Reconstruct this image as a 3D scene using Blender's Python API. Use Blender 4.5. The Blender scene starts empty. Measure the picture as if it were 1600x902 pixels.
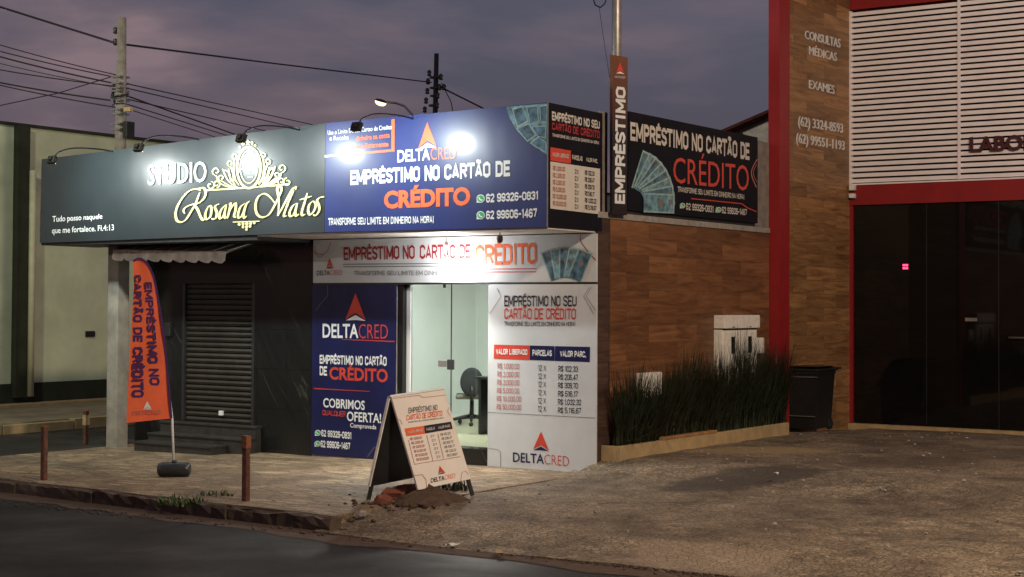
import bpy, bmesh, math, random
from mathutils import Vector, Matrix
R = math.radians
random.seed(7)
sc = bpy.context.scene
col = sc.collection

# ------------------------------------------------------------------ camera
FOC, YAW, PITCH, ROLL, CY = 2487.96, -0.594567, 0.022552, -0.0051981, 417.27
CAM = Vector((9.004, -14.945, 1.85))
fw = Vector((math.sin(YAW)*math.cos(PITCH), math.cos(YAW)*math.cos(PITCH), math.sin(PITCH)))
rt = Vector((math.cos(YAW), -math.sin(YAW), 0))
dn = fw.cross(rt)
rt, dn = math.cos(ROLL)*rt + math.sin(ROLL)*dn, -math.sin(ROLL)*rt + math.cos(ROLL)*dn
cd = bpy.data.cameras.new('camera')
cam = bpy.data.objects.new('camera', cd); col.objects.link(cam)
m = Matrix.Identity(4)
for i in range(3):
    m[i][0] = rt[i]; m[i][1] = -dn[i]; m[i][2] = -fw[i]; m[i][3] = CAM[i]
cam.matrix_world = m
cd.sensor_width = 36; cd.lens = 36*FOC/1600; cd.shift_y = -(451-CY)/1600
cd.clip_start = .1; cd.clip_end = 2000
sc.camera = cam

# ------------------------------------------------------------------ world: dusk sky with soft cloud
w = bpy.data.worlds.new('World'); sc.world = w; w.use_nodes = True
nt = w.node_tree; nt.nodes.clear()
def wn(t, **k):
    n = nt.nodes.new(t)
    for a, b in k.items(): setattr(n, a, b)
    return n
SUN_EL, SUN_ROT = R(1.5), R(200)
sky = wn('ShaderNodeTexSky', sky_type='NISHITA', sun_disc=False)
sky.sun_elevation = SUN_EL; sky.sun_rotation = SUN_ROT; sky.air_density = 1.2; sky.dust_density = 2
tc = wn('ShaderNodeTexCoord'); mp = wn('ShaderNodeMapping'); mp.inputs['Scale'].default_value = (1, 1, 3.2)
n1 = wn('ShaderNodeTexNoise'); n1.inputs['Scale'].default_value = 5.5; n1.inputs['Detail'].default_value = 6; n1.inputs['Roughness'].default_value = .52
n1.inputs['Distortion'].default_value = .25
cr = wn('ShaderNodeValToRGB')
e = cr.color_ramp.elements
e[0].position = .39; e[0].color = (.044, .044, .068, 1)
e[1].position = .70; e[1].color = (.165, .112, .122, 1)
x_ = e.new(.5); x_.color = (.070, .058, .080, 1)
x_ = e.new(.6); x_.color = (.100, .074, .090, 1)
ad = wn('ShaderNodeMixRGB', blend_type='ADD'); ad.inputs[0].default_value = 1
sk = wn('ShaderNodeMixRGB', blend_type='MULTIPLY'); sk.inputs[0].default_value = 1; sk.inputs[2].default_value = (.02, .02, .03, 1)
# the low band of cloud is bluer and darker
sx = wn('ShaderNodeSeparateXYZ'); mr = wn('ShaderNodeMapRange')
mr.inputs[1].default_value = .04; mr.inputs[2].default_value = .22
mx = wn('ShaderNodeMixRGB'); mx.inputs[1].default_value = (.60, .62, .80, 1); mx.inputs[2].default_value = (1, 1, 1, 1)
ml = wn('ShaderNodeMixRGB', blend_type='MULTIPLY'); ml.inputs[0].default_value = 1
bg = wn('ShaderNodeBackground'); ou = wn('ShaderNodeOutputWorld')
L = nt.links.new
L(tc.outputs['Generated'], mp.inputs[0]); L(mp.outputs[0], n1.inputs['Vector']); L(n1.outputs[0], cr.inputs[0])
L(tc.outputs['Generated'], sx.inputs[0]); L(sx.outputs[2], mr.inputs[0]); L(mr.outputs[0], mx.inputs[0])
L(cr.outputs[0], ml.inputs[1]); L(mx.outputs[0], ml.inputs[2])
L(sky.outputs[0], sk.inputs[1]); L(ml.outputs[0], ad.inputs[1]); L(sk.outputs[0], ad.inputs[2])
L(ad.outputs[0], bg.inputs[0]); L(bg.outputs[0], ou.inputs[0])
bg.inputs[1].default_value = 1.5

# ------------------------------------------------------------------ the last daylight, unseen street lamps and one added fill spot
def light(name, kind, loc, energy, color, target=None, **k):
    d = bpy.data.lights.new(name, kind); d.energy = energy; d.color = color
    for a, b in k.items(): setattr(d, a, b)
    o = bpy.data.objects.new(name, d); col.objects.link(o); o.location = loc
    if target is not None:
        o.rotation_euler = (Vector(target)-Vector(loc)).to_track_quat('-Z', 'Y').to_euler()
    return o
light('sun', 'SUN', (0, -20, 20), .02, (1, .8, .7), (3, 0, 0), angle=R(12))
light('street_and_fill_light', 'SPOT', (11.0, -6.5, 8.6), 5700, (1, .77, .53), (1.5, 4.5, 1.5), spot_size=R(120), spot_blend=.8, shadow_soft_size=.35)
light('street_and_fill_light', 'SPOT', (-8.6, -5.4, 8.5), 1450, (.96, 1, .72), (-11.5, 2.5, .6), spot_size=R(125), spot_blend=.9, shadow_soft_size=.3)
light('street_and_fill_light', 'SPOT', (-13, -24, 8.5), 2500, (1, .90, .72), (-6.6, -.5, 1.8), spot_size=R(26), spot_blend=1., shadow_soft_size=.3)  # added spot without a known source, brightens the awning and left shopfront
vs = sc.view_settings
vs.view_transform = 'Standard'; vs.look = 'None'; vs.gamma = 1; vs.exposure = 0; vs.use_curve_mapping = False
sc.render.engine = 'CYCLES'
sc.cycles.max_bounces = 6; sc.cycles.transparent_max_bounces = 8
sc.cycles.sample_clamp_indirect = 4

# ------------------------------------------------------------------ measuring: a sight line of the photograph meets a real plane
class Plane:
    def __init__(s, p, n): s.p = Vector(p); s.n = Vector(n).normalized()
    def at(s, x, y, off=0.):
        d = rt*((x-800)/FOC) + dn*((y-CY)/FOC) + fw
        q = s.p + s.n*off
        return CAM + d*((q-CAM).dot(s.n)/d.dot(s.n))
def PY(y): return Plane((0, y, 0), (0, -1, 0))
def PX(x): return Plane((x, 0, 0), (1, 0, 0))
def PZ(z): return Plane((0, 0, z), (0, 0, 1))

# ------------------------------------------------------------------ scene bookkeeping
def tag(o, label=None, cat=None, group=None, kind=None):
    for k, v in (('label', label), ('category', cat), ('group', group), ('kind', kind)):
        if v: o[k] = v
    return o
def thing(name, loc, label, cat, group=None):
    o = bpy.data.objects.new(name, None); col.objects.link(o); o.location = loc
    o.empty_display_size = .2
    return tag(o, label, cat, group)
def root_loc(o):
    v = Vector((0, 0, 0))
    while o: v += o.location; o = o.parent
    return v
class MB:
    def __init__(s): s.bm = bmesh.new()
    def face(s, pts): 
        return s.bm.faces.new([s.bm.verts.new(p) for p in pts])
    def box(s, x0, x1, y0, y1, z0, z1, bev=0., mat=None):
        r = bmesh.ops.create_cube(s.bm, size=1)
        M_ = Matrix.Translation(((x0+x1)/2, (y0+y1)/2, (z0+z1)/2)) @ Matrix.Diagonal((abs(x1-x0), abs(y1-y0), abs(z1-z0), 1))
        if mat is not None: M_ = mat @ M_
        bmesh.ops.transform(s.bm, matrix=M_, verts=r['verts'])
        if bev:
            es = list({e for v in r['verts'] for e in v.link_edges})
            bmesh.ops.bevel(s.bm, geom=es, offset=bev, segments=2, profile=.6, affect='EDGES')
        return s
    def prism(s, pts, vec):
        vec = Vector(vec); a = [s.bm.verts.new(p) for p in pts]; b = [s.bm.verts.new(Vector(p)+vec) for p in pts]
        n = len(a); s.bm.faces.new(a); s.bm.faces.new(b[::-1])
        for i in range(n): s.bm.faces.new((a[i], b[i], b[(i+1) % n], a[(i+1) % n]))
        bmesh.ops.recalc_face_normals(s.bm, faces=s.bm.faces[:])
        return s
    def tube(s, pts, rad, n=8, cap=True):
        pts = [Vector(p) for p in pts]; rs = rad if isinstance(rad, (list, tuple)) else [rad]*len(pts)
        rings = []; up = None
        for i, p in enumerate(pts):
            t = (pts[min(i+1, len(pts)-1)] - pts[max(i-1, 0)]).normalized()
            if up is None: up = Vector((0, 0, 1)) if abs(t.z) < .9 else Vector((1, 0, 0))
            a = t.cross(up).normalized(); up = a.cross(t).normalized()
            rings.append([s.bm.verts.new(p + (a*math.cos(2*math.pi*k/n) + up*math.sin(2*math.pi*k/n))*rs[i]) for k in range(n)])
        for A, B in zip(rings, rings[1:]):
            for k in range(n):
                f = s.bm.faces.new((A[k], A[(k+1) % n], B[(k+1) % n], B[k])); f.smooth = True
        if cap: s.bm.faces.new(rings[0][::-1]); s.bm.faces.new(rings[-1])
        return s
    def lathe(s, c, prof, n=20, mat=None):
        c = Vector(c); rings = []
        for r, z in prof:
            ring = []
            for k in range(n):
                p = Vector((r*math.cos(2*math.pi*k/n), r*math.sin(2*math.pi*k/n), z))
                if mat is not None: p = mat @ p
                ring.append(s.bm.verts.new(c+p))
            rings.append(ring)
        for A, B in zip(rings, rings[1:]):
            for k in range(n):
                f = s.bm.faces.new((A[k], A[(k+1) % n], B[(k+1) % n], B[k])); f.smooth = True
        s.bm.faces.new(rings[0][::-1]); s.bm.faces.new(rings[-1])
        return s
    def rock(s, c, r, sq=(1, 1, .7), sub=2):
        q = bmesh.ops.create_icosphere(s.bm, subdivisions=sub, radius=1)
        for v in q['verts']:
            k = 1 + random.uniform(-.22, .22)
            v.co = Vector(c) + Vector((v.co.x*r*sq[0]*k, v.co.y*r*sq[1]*k, v.co.z*r*sq[2]*k))
        return s
    def build(s, name, mat, parent=None, smooth=False):
        off = root_loc(parent) if parent else Vector((0, 0, 0))
        if parent:
            for v in s.bm.verts: v.co -= off
        me = bpy.data.meshes.new(name)
        if smooth:
            for f in s.bm.faces: f.smooth = True
        s.bm.to_mesh(me); s.bm.free()
        me.materials.append(mat)
        o = bpy.data.objects.new(name, me); col.objects.link(o)
        if parent: o.parent = parent
        return o

# ------------------------------------------------------------------ materials
def base_mat(name, rough=.6, spec=.5, metal=0.):
    m = bpy.data.materials.new(name); m.use_nodes = True
    b = m.node_tree.nodes['Principled BSDF']
    b.inputs['Roughness'].default_value = rough; b.inputs['Metallic'].default_value = metal
    b.inputs['Specular IOR Level'].default_value = spec
    return m, m.node_tree, b
def node(t, kind, **k):
    n = t.nodes.new(kind)
    for a, b in k.items():
        if a in n.inputs.keys(): n.inputs[a].default_value = b
        else: setattr(n, a, b)
    return n
def ramp(t, fac, stops):
    r = t.nodes.new('ShaderNodeValToRGB'); el = r.color_ramp.elements
    el[0].position, el[0].color = stops[0][0], (*stops[0][1], 1)
    el[1].position, el[1].color = stops[-1][0], (*stops[-1][1], 1)
    for p, c in stops[1:-1]:
        q = el.new(p); q.color = (*c, 1)
    t.links.new(fac, r.inputs[0]); return r
def coords(t, scale=(1, 1, 1), rot=(0, 0, 0)):
    c = node(t, 'ShaderNodeTexCoord'); mp = node(t, 'ShaderNodeMapping')
    mp.inputs['Scale'].default_value = scale; mp.inputs['Rotation'].default_value = rot
    g = node(t, 'ShaderNodeNewGeometry')
    t.links.new(g.outputs['Position'], mp.inputs[0]); return mp.outputs[0]
def bump(t, b, h, strength=.3, dist=.02):
    n = node(t, 'ShaderNodeBump'); n.inputs['Strength'].default_value = strength; n.inputs['Distance'].default_value = dist
    t.links.new(h, n.inputs['Height']); t.links.new(n.outputs[0], b.inputs['Normal'])
def plain(name, c, rough=.6, var=.18, scale=6., spec=.5, metal=0., bmp=0., stretch=(1, 1, 1), coat=0.):
    m, t, b = base_mat(name, rough, spec, metal)
    v = coords(t, stretch)
    n = node(t, 'ShaderNodeTexNoise', Scale=scale, Detail=5., Roughness=.6); t.links.new(v, n.inputs['Vector'])
    r = ramp(t, n.outputs[0], [(.3, tuple(q*(1-var) for q in c)), (.7, tuple(min(1, q*(1+var)) for q in c))])
    t.links.new(r.outputs[0], b.inputs['Base Color'])
    if bmp: bump(t, b, n.outputs[0], bmp, .01)
    if coat or 'white_print' in name or 'navy_print' in name:
        rn = node(t, 'ShaderNodeTexNoise', Scale=1.7, Detail=2.); rm = node(t, 'ShaderNodeMapping'); rm.inputs['Scale'].default_value = (1, 1, .45)
        t.links.new(v, rm.inputs[0]); t.links.new(rm.outputs[0], rn.inputs['Vector']); bump(t, b, rn.outputs[0], .22, .05)
    if coat: b.inputs['Coat Weight'].default_value = coat; b.inputs['Coat Roughness'].default_value = .17
    return m
def emit(name, c, s):
    m, t, b = base_mat(name)
    b.inputs['Base Color'].default_value = (*c, 1)
    b.inputs['Emission Color'].default_value = (*c, 1); b.inputs['Emission Strength'].default_value = s
    return m
M = {}
M['white'] = plain('white_print', (.55, .585, .62), .45, .05, 3)
M['offwhite'] = plain('aged_white_print', (.56, .53, .49), .4, .10, 3)
M['letter_white'] = plain('white_vinyl', (.72, .74, .76), .45, .04)
M['navy'] = plain('navy_print', (.008, .012, .068), .33, .2, 3)
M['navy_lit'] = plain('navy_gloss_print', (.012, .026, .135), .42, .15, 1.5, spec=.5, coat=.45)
M['blackprint'] = plain('black_print', (.006, .006, .011), .65, .2, 3, spec=.2)
M['studio'] = plain('black_gloss_sheet', (.018, .027, .031), .40, .2, 1.2, spec=.6, coat=.8)
M['red'] = plain('red_print', (.55, .055, .035), .4, .1)
M['darkred'] = plain('maroon_print', (.30, .02, .025), .4, .15)
M['orange'] = plain('orange_print', (.75, .13, .04), .4, .08)
M['ink'] = plain('dark_ink', (.018, .018, .03), .45, .1)
M['greyink'] = plain('grey_ink', (.16, .16, .17), .5, .1)
M['paleink'] = plain('pale_red_ink', (.42, .15, .13), .5, .1)
M['gold'] = plain('pale_gold_letter', (.80, .74, .34), .4, .1)
M['green'] = plain('green_icon', (.03, .40, .12), .4, .1)
M['feather'] = plain('red_flag_cloth', (.80, .14, .05), .75, .10, 4)
M['flagink'] = plain('indigo_flag_ink', (.05, .010, .11), .75, .15)
M['concrete'] = plain('concrete', (.27, .25, .23), .85, .25, 9, bmp=.3)
M['polecon'] = plain('pole_concrete', (.19, .165, .15), .85, .3, 8, bmp=.3)
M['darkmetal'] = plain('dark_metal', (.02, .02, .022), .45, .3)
M['steel'] = plain('galvanised_steel', (.30, .29, .28), .45, .2, 12, metal=.7)
M['cable'] = plain('cable_black', (.012, .012, .014), .6, .2)
M['rust'] = plain('rusty_iron', (.10, .040, .024), .8, .5, 22, bmp=.4)
M['plastic'] = plain('black_plastic', (.012, .012, .013), .42, .3, 10)
M['rubber'] = plain('grey_black_plastic_tank', (.022, .025, .027), .35, .3, 8)
M['whitepaint'] = plain('white_metal_paint', (.74, .72, .67), .5, .12, 14)
M['redpaint'] = plain('red_wall_paint', (.25, .011, .014), .5, .12, 3)
M['louvre'] = plain('cream_metal_slat', (.84, .80, .84), .5, .06, 2)
M['void'] = plain('dark_cavity_wall', (.02, .012, .012), .9, .2)
M['pale_render'] = plain('pale_green_render', (.60, .65, .48), .85, .14, 1.6, bmp=.1)
M['dark_render'] = plain('dark_green_render', (.028, .032, .020), .85, .3, 3)
M['roomwall'] = plain('mint_room_paint', (.71, .745, .715), .7, .03, 2)
M['roomfloor'] = plain('cream_floor_tile', (.46, .44, .30), .28, .08, 5)
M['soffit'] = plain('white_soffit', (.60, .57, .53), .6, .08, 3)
M['brick'] = plain('red_clay_brick', (.17, .055, .033), .9, .35, 18, bmp=.5)
M['soil'] = plain('red_soil', (.070, .043, .028), .95, .35, 14, bmp=.6)
M['leaf'] = plain('weed_leaf', (.055, .085, .022), .6, .4, 20)
M['darkleaf'] = plain('dark_grass_blade', (.014, .020, .009), .5, .85, 5)
M['paper'] = plain('litter_paper', (.6, .58, .52), .7, .1)
M['canvas'] = plain('pale_canvas', (.80, .79, .74), .85, .25, 7)
M['woodboard'] = plain('cream_board_print', (.74, .70, .65), .45, .06, 4)
M['yellowrender'] = plain('ochre_render', (.40, .29, .15), .85, .2, 6, bmp=.2)
M['lamp'] = emit('flood_lamp_glow', (.90, 1., .97), 1150)
M['bulb'] = emit('bulb_glow', (1., .98, .94), 210)
M['streetglow'] = emit('street_lamp_glow', (1., .82, .46), 2.4)
M['tube'] = emit('ceiling_tube_glow', (.97, 1., .97), 56)
M['redled'] = emit('red_display_glow', (1., .04, .12), 5)
M['note'] = plain('banknote_print', (.12, .25, .31), .4, .8, 14)
M['noteedge'] = plain('banknote_border', (.26, .40, .42), .4, .3, 20)
M['noteb'] = plain('banknote_print_dark', (.055, .13, .19), .4, .85, 12)
M['chair'] = plain('black_chair_fabric', (.016, .018, .020), .8, .3, 30)
M['taupe'] = plain('desk_laminate', (.14, .12, .10), .5, .15)

def mat_woodtile(name, axis, c0, c1, c2, bw=1.05, bh=.2):
    m, t, b = base_mat(name, .5)
    g = node(t, 'ShaderNodeNewGeometry'); s = node(t, 'ShaderNodeSeparateXYZ'); cb = node(t, 'ShaderNodeCombineXYZ')
    t.links.new(g.outputs['Position'], s.inputs[0])
    t.links.new(s.outputs[axis], cb.inputs[0]); t.links.new(s.outputs[2], cb.inputs[1])
    br = node(t, 'ShaderNodeTexBrick', Scale=1.); br.offset = .43
    br.inputs['Brick Width'].default_value = bw; br.inputs['Row Height'].default_value = bh
    br.inputs['Mortar Size'].default_value = .0016; br.inputs['Bias'].default_value = 0
    br.inputs['Color1'].default_value = (0, 0, 0, 1); br.inputs['Color2'].default_value = (1, 1, 1, 1); br.inputs['Mortar'].default_value = (.1, .1, .1, 1)
    t.links.new(cb.outputs[0], br.inputs[0])
    # a grain that jumps from plank to plank
    ad = node(t, 'ShaderNodeVectorMath', operation='MULTIPLY_ADD'); ad.inputs[1].default_value = (7, 13, 5)
    t.links.new(br.outputs[0], ad.inputs[0]); t.links.new(cb.outputs[0], ad.inputs[2])
    mp = node(t, 'ShaderNodeMapping'); mp.inputs['Scale'].default_value = (.8, 7, 1); t.links.new(ad.outputs[0], mp.inputs[0])
    n = node(t, 'ShaderNodeTexNoise', Scale=1.5, Detail=7., Roughness=.66, Distortion=1.1); t.links.new(mp.outputs[0], n.inputs['Vector'])
    r = ramp(t, n.outputs[0], [(.30, c0), (.5, c1), (.72, c2)])
    hs = node(t, 'ShaderNodeMixRGB', blend_type='MULTIPLY'); hs.inputs[0].default_value = 1
    r2 = ramp(t, br.outputs[0], [(0, (.66, .64, .64)), (1, (1.15, 1.12, 1.10))])
    t.links.new(r.outputs[0], hs.inputs[1]); t.links.new(r2.outputs[0], hs.inputs[2])
    mo = node(t, 'ShaderNodeMixRGB'); mo.inputs[2].default_value = (*[q*.55 for q in c0], 1)
    t.links.new(br.outputs['Fac'], mo.inputs[0]); t.links.new(hs.outputs[0], mo.inputs[1])
    t.links.new(mo.outputs[0], b.inputs['Base Color'])
    bump(t, b, n.outputs[0], .12, .01)
    return m
M['wood_side'] = mat_woodtile('wood_look_tile', 1, (.085, .036, .016), (.180, .080, .034), (.265, .130, .058), 1.2, .2)
M['wood_lab'] = mat_woodtile('wood_look_panel', 1, (.125, .062, .027), (.290, .155, .064), (.430, .250, .110), 1.1, .2)
M['wood_edge'] = mat_woodtile('dark_wood_edge_tile', 1, (.035, .022, .018), (.075, .043, .033), (.12, .07, .05), .5, .24)
M['wood_edge_x'] = mat_woodtile('dark_wood_edge_tile_front', 0, (.035, .022, .018), (.075, .043, .033), (.12, .07, .05), .5, .24)

def mat_granite():
    m, t, b = base_mat('black_granite_tile', .22)
    v = coords(t, (1, 1, 1), (0, R(33), 0))
    mp = node(t, 'ShaderNodeMapping'); mp.inputs['Scale'].default_value = (4.2, 1, .7); t.links.new(v, mp.inputs[0])
    n = node(t, 'ShaderNodeTexNoise', Scale=1.6, Detail=6., Roughness=.6, Distortion=1.2); t.links.new(mp.outputs[0], n.inputs['Vector'])
    r = ramp(t, n.outputs[0], [(.35, (.010, .011, .011)), (.62, (.015, .016, .015)), (.68, (.055, .055, .046)), (.71, (.014, .015, .014))])
    g = node(t, 'ShaderNodeNewGeometry'); s = node(t, 'ShaderNodeSeparateXYZ'); cb = node(t, 'ShaderNodeCombineXYZ')
    t.links.new(g.outputs['Position'], s.inputs[0]); t.links.new(s.outputs[0], cb.inputs[0]); t.links.new(s.outputs[2], cb.inputs[1])
    br = node(t, 'ShaderNodeTexBrick', Scale=1.); br.offset = 0
    br.inputs['Brick Width'].default_value = .5; br.inputs['Row Height'].default_value = .5; br.inputs['Mortar Size'].default_value = .003
    t.links.new(cb.outputs[0], br.inputs[0])
    mo = node(t, 'ShaderNodeMixRGB'); mo.inputs[2].default_value = (.004, .004, .004, 1)
    t.links.new(br.outputs['Fac'], mo.inputs[0]); t.links.new(r.outputs[0], mo.inputs[1]); t.links.new(mo.outputs[0], b.inputs['Base Color'])
    return m
M['granite'] = mat_granite()

def mat_road():
    m, t, b = base_mat('asphalt', .7, .3)
    v = coords(t)
    n = node(t, 'ShaderNodeTexNoise', Scale=.55, Detail=6., Roughness=.6); t.links.new(v, n.inputs['Vector'])
    n2 = node(t, 'ShaderNodeTexNoise', Scale=48., Detail=5., Roughness=.75); t.links.new(v, n2.inputs['Vector'])
    a = node(t, 'ShaderNodeMath', operation='MULTIPLY_ADD'); a.inputs[1].default_value = .75
    t.links.new(n2.outputs[0], a.inputs[0]); t.links.new(n.outputs[0], a.inputs[2])
    r = ramp(t, a.outputs[0], [(.62, (.007, .006, .0055)), (.95, (.019, .017, .0155)), (1.08, (.042, .038, .034))])
    t.links.new(r.outputs[0], b.inputs['Base Color'])
    rr = ramp(t, n.outputs[0], [(.35, (.75, .75, .75)), (.62, (.48, .48, .48))])
    t.links.new(rr.outputs[0], b.inputs['Roughness'])
    bump(t, b, n2.outputs[0], .7, .012)
    return m
M['road'] = mat_road()

def mat_stone(name, c0, c1, cm, sc_, strx, stain, bs=.5, dirt=(.05, .03, .02), rough=.8, mott=(.75, 1.2), msc=3.):
    """laid stone: uneven courses, joints, blotchy dirt"""
    m, t, b = base_mat(name, rough)
    v = coords(t, strx)
    wn_ = node(t, 'ShaderNodeTexNoise', Scale=3., Detail=2.); t.links.new(v, wn_.inputs['Vector'])
    wv = node(t, 'ShaderNodeVectorMath', operation='MULTIPLY_ADD'); wv.inputs[1].default_value = (.18, .18, .18)
    t.links.new(wn_.outputs['Color'], wv.inputs[0]); t.links.new(v, wv.inputs[2])
    vo = node(t, 'ShaderNodeTexVoronoi', Scale=sc_); t.links.new(wv.outputs[0], vo.inputs['Vector'])
    ed = node(t, 'ShaderNodeTexVoronoi', Scale=sc_); ed.feature = 'DISTANCE_TO_EDGE'; t.links.new(wv.outputs[0], ed.inputs['Vector'])
    sp = node(t, 'ShaderNodeSeparateColor'); t.links.new(vo.outputs['Color'], sp.inputs[0])
    cc = ramp(t, sp.outputs[0], [(0, c0), (1, c1)])
    er = ramp(t, ed.outputs['Distance'], [(.02, (1, 1, 1)), (.11, (0, 0, 0))])
    mo = node(t, 'ShaderNodeMixRGB'); mo.inputs[2].default_value = (*cm, 1)
    t.links.new(er.outputs[0], mo.inputs[0]); t.links.new(cc.outputs[0], mo.inputs[1])
    p2 = coords(t, (1, 1, 1))
    st = node(t, 'ShaderNodeTexNoise', Scale=stain, Detail=7., Roughness=.65, Distortion=.6); t.links.new(p2, st.inputs['Vector'])
    sr = ramp(t, st.outputs[0], [(.42, (0, 0, 0)), (.66, (.85, .85, .85))])
    mi = node(t, 'ShaderNodeMixRGB'); mi.inputs[2].default_value = (*dirt, 1)
    t.links.new(sr.outputs[0], mi.inputs[0]); t.links.new(mo.outputs[0], mi.inputs[1])
    fi = node(t, 'ShaderNodeTexNoise', Scale=45., Detail=4.); t.links.new(p2, fi.inputs['Vector'])
    fr = ramp(t, fi.outputs[0], [(.32, (.55, .55, .55)), (.68, (1.4, 1.4, 1.4))])
    mu = node(t, 'ShaderNodeMixRGB', blend_type='MULTIPLY'); mu.inputs[0].default_value = 1
    t.links.new(mi.outputs[0], mu.inputs[1]); t.links.new(fr.outputs[0], mu.inputs[2])
    md = node(t, 'ShaderNodeTexNoise', Scale=msc, Detail=9., Roughness=.74, Distortion=.8); t.links.new(p2, md.inputs['Vector'])
    mr_ = ramp(t, md.outputs[0], [(.36, (mott[0],)*3), (.5, (1, 1, 1)), (.64, (mott[1],)*3)])
    mv = node(t, 'ShaderNodeMixRGB', blend_type='MULTIPLY'); mv.inputs[0].default_value = 1
    t.links.new(mu.outputs[0], mv.inputs[1]); t.links.new(mr_.outputs[0], mv.inputs[2])
    t.links.new(mv.outputs[0], b.inputs['Base Color'])
    bm_ = node(t, 'ShaderNodeMath', operation='MULTIPLY_ADD'); bm_.inputs[1].default_value = -1.
    t.links.new(er.outputs[0], bm_.inputs[0]); t.links.new(fi.outputs[0], bm_.inputs[2])
    bump(t, b, bm_.outputs[0], bs, .016)
    return m
M['tile'] = mat_stone('pavement_stone', (.20, .145, .09), (.32, .24, .15), (.15, .105, .065), 3.4, (.7, 1.9, 1), 1.1, .4, (.10, .066, .042))
M['cobble'] = mat_stone('forecourt_cobble', (.19, .150, .102), (.29, .230, .158), (.135, .104, .072), 15, (1, 1.3, 1), .75, .6, (.095, .069, .048), .85, (.52, 1.35), 2.2)
M['kerb'] = plain('kerb_stone', (.070, .050, .036), .9, .4, 7, bmp=.5)
M['earth'] = plain('bare_earth', (.07, .045, .03), .95, .3, 1.5, bmp=.4)
M['farpave'] = plain('far_pavement_concrete', (.22, .18, .12), .9, .3, 2, bmp=.3)

def blotch(m, c, rx, ry, rgb, amount):
    """a ragged patch of another ground laid over the stone round the point c"""
    t = m.node_tree; b = t.nodes['Principled BSDF']; lk = b.inputs['Base Color'].links[0].from_socket
    g = node(t, 'ShaderNodeNewGeometry'); mp = node(t, 'ShaderNodeMapping', vector_type='TEXTURE')
    mp.inputs['Location'].default_value = (c[0], c[1], 0); mp.inputs['Rotation'].default_value = (0, 0, c[2]); mp.inputs['Scale'].default_value = (rx, ry, 100)
    t.links.new(g.outputs['Position'], mp.inputs[0])
    ln = node(t, 'ShaderNodeVectorMath', operation='LENGTH'); t.links.new(mp.outputs[0], ln.inputs[0])
    nz = node(t, 'ShaderNodeTexNoise', Scale=2.6, Detail=7., Roughness=.7); t.links.new(g.outputs['Position'], nz.inputs['Vector'])
    a = node(t, 'ShaderNodeMath', operation='MULTIPLY_ADD'); a.inputs[1].default_value = 1.5; t.links.new(nz.outputs[0], a.inputs[0]); t.links.new(ln.outputs['Value'], a.inputs[2])
    r = ramp(t, a.outputs[0], [(.0, (amount,)*3), (.98, (amount,)*3), (1, (0, 0, 0))])
    r.color_ramp.elements[1].position = .82; sc2 = node(t, 'ShaderNodeMath', operation='MULTIPLY'); sc2.inputs[1].default_value = .6
    t.links.new(a.outputs[0], sc2.inputs[0]); t.links.new(sc2.outputs[0], r.inputs[0])
    mx_ = node(t, 'ShaderNodeMixRGB'); mx_.inputs[2].default_value = (*rgb, 1)
    t.links.new(r.outputs[0], mx_.inputs[0]); t.links.new(lk, mx_.inputs[1]); t.links.new(mx_.outputs[0], b.inputs['Base Color'])
blotch(M['cobble'], (.95, 2.2, R(-35)), .55, 1.2, (.34, .25, .13), .85)
blotch(M['cobble'], (1.85, -.2, R(-30)), .5, 1.3, (.055, .042, .034), .8)
blotch(M['cobble'], (2.9, 2.6, R(-20)), .7, 2.2, (.085, .060, .045), .55)
blotch(M['cobble'], (3.5, -4.2, R(0)), .9, .5, (.27, .21, .15), .6)
def mat_glass(name, tint, refl=.06):
    m = bpy.data.materials.new(name); m.use_nodes = True; t = m.node_tree; t.nodes.clear()
    o = node(t, 'ShaderNodeOutputMaterial'); mx_ = node(t, 'ShaderNodeMixShader'); tr = node(t, 'ShaderNodeBsdfTransparent'); gl = node(t, 'ShaderNodeBsdfGlossy')
    gl.inputs['Roughness'].default_value = .02; fr = node(t, 'ShaderNodeFresnel'); fr.inputs[0].default_value = 1.45
    nz = node(t, 'ShaderNodeTexNoise', Scale=2.); rp = ramp(t, nz.outputs[0], [(0, tuple(q*.97 for q in tint)), (1, tint)])
    t.links.new(rp.outputs[0], tr.inputs[0]); t.links.new(fr.outputs[0], mx_.inputs[0])
    t.links.new(tr.outputs[0], mx_.inputs[1]); t.links.new(gl.outputs[0], mx_.inputs[2]); t.links.new(mx_.outputs[0], o.inputs[0])
    return m
M['glass'] = mat_glass('clear_door_glass', (.95, .985, .96))
M['darkglass'] = plain('black_tinted_glass', (.006, .0055, .0055), .04, .2, 2, spec=.4)

# ------------------------------------------------------------------ writing and flat print
def _text(s, bold):
    cu = bpy.data.curves.new('t', 'FONT'); cu.body = s; cu.size = 1; cu.offset = bold; cu.resolution_u = 3
    cu.align_x = 'LEFT'
    o = bpy.data.objects.new('t', cu); col.objects.link(o)
    dg = bpy.context.evaluated_depsgraph_get(); dg.update()
    me = bpy.data.meshes.new_from_object(o.evaluated_get(dg))
    vs_ = [v.co.copy() for v in me.vertices]; fs = [tuple(p.vertices) for p in me.polygons]
    bpy.data.objects.remove(o); bpy.data.curves.remove(cu); bpy.data.meshes.remove(me)
    return vs_, fs
_c = _text('H', 0); CAP = max(v.y for v in _c[0])
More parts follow.
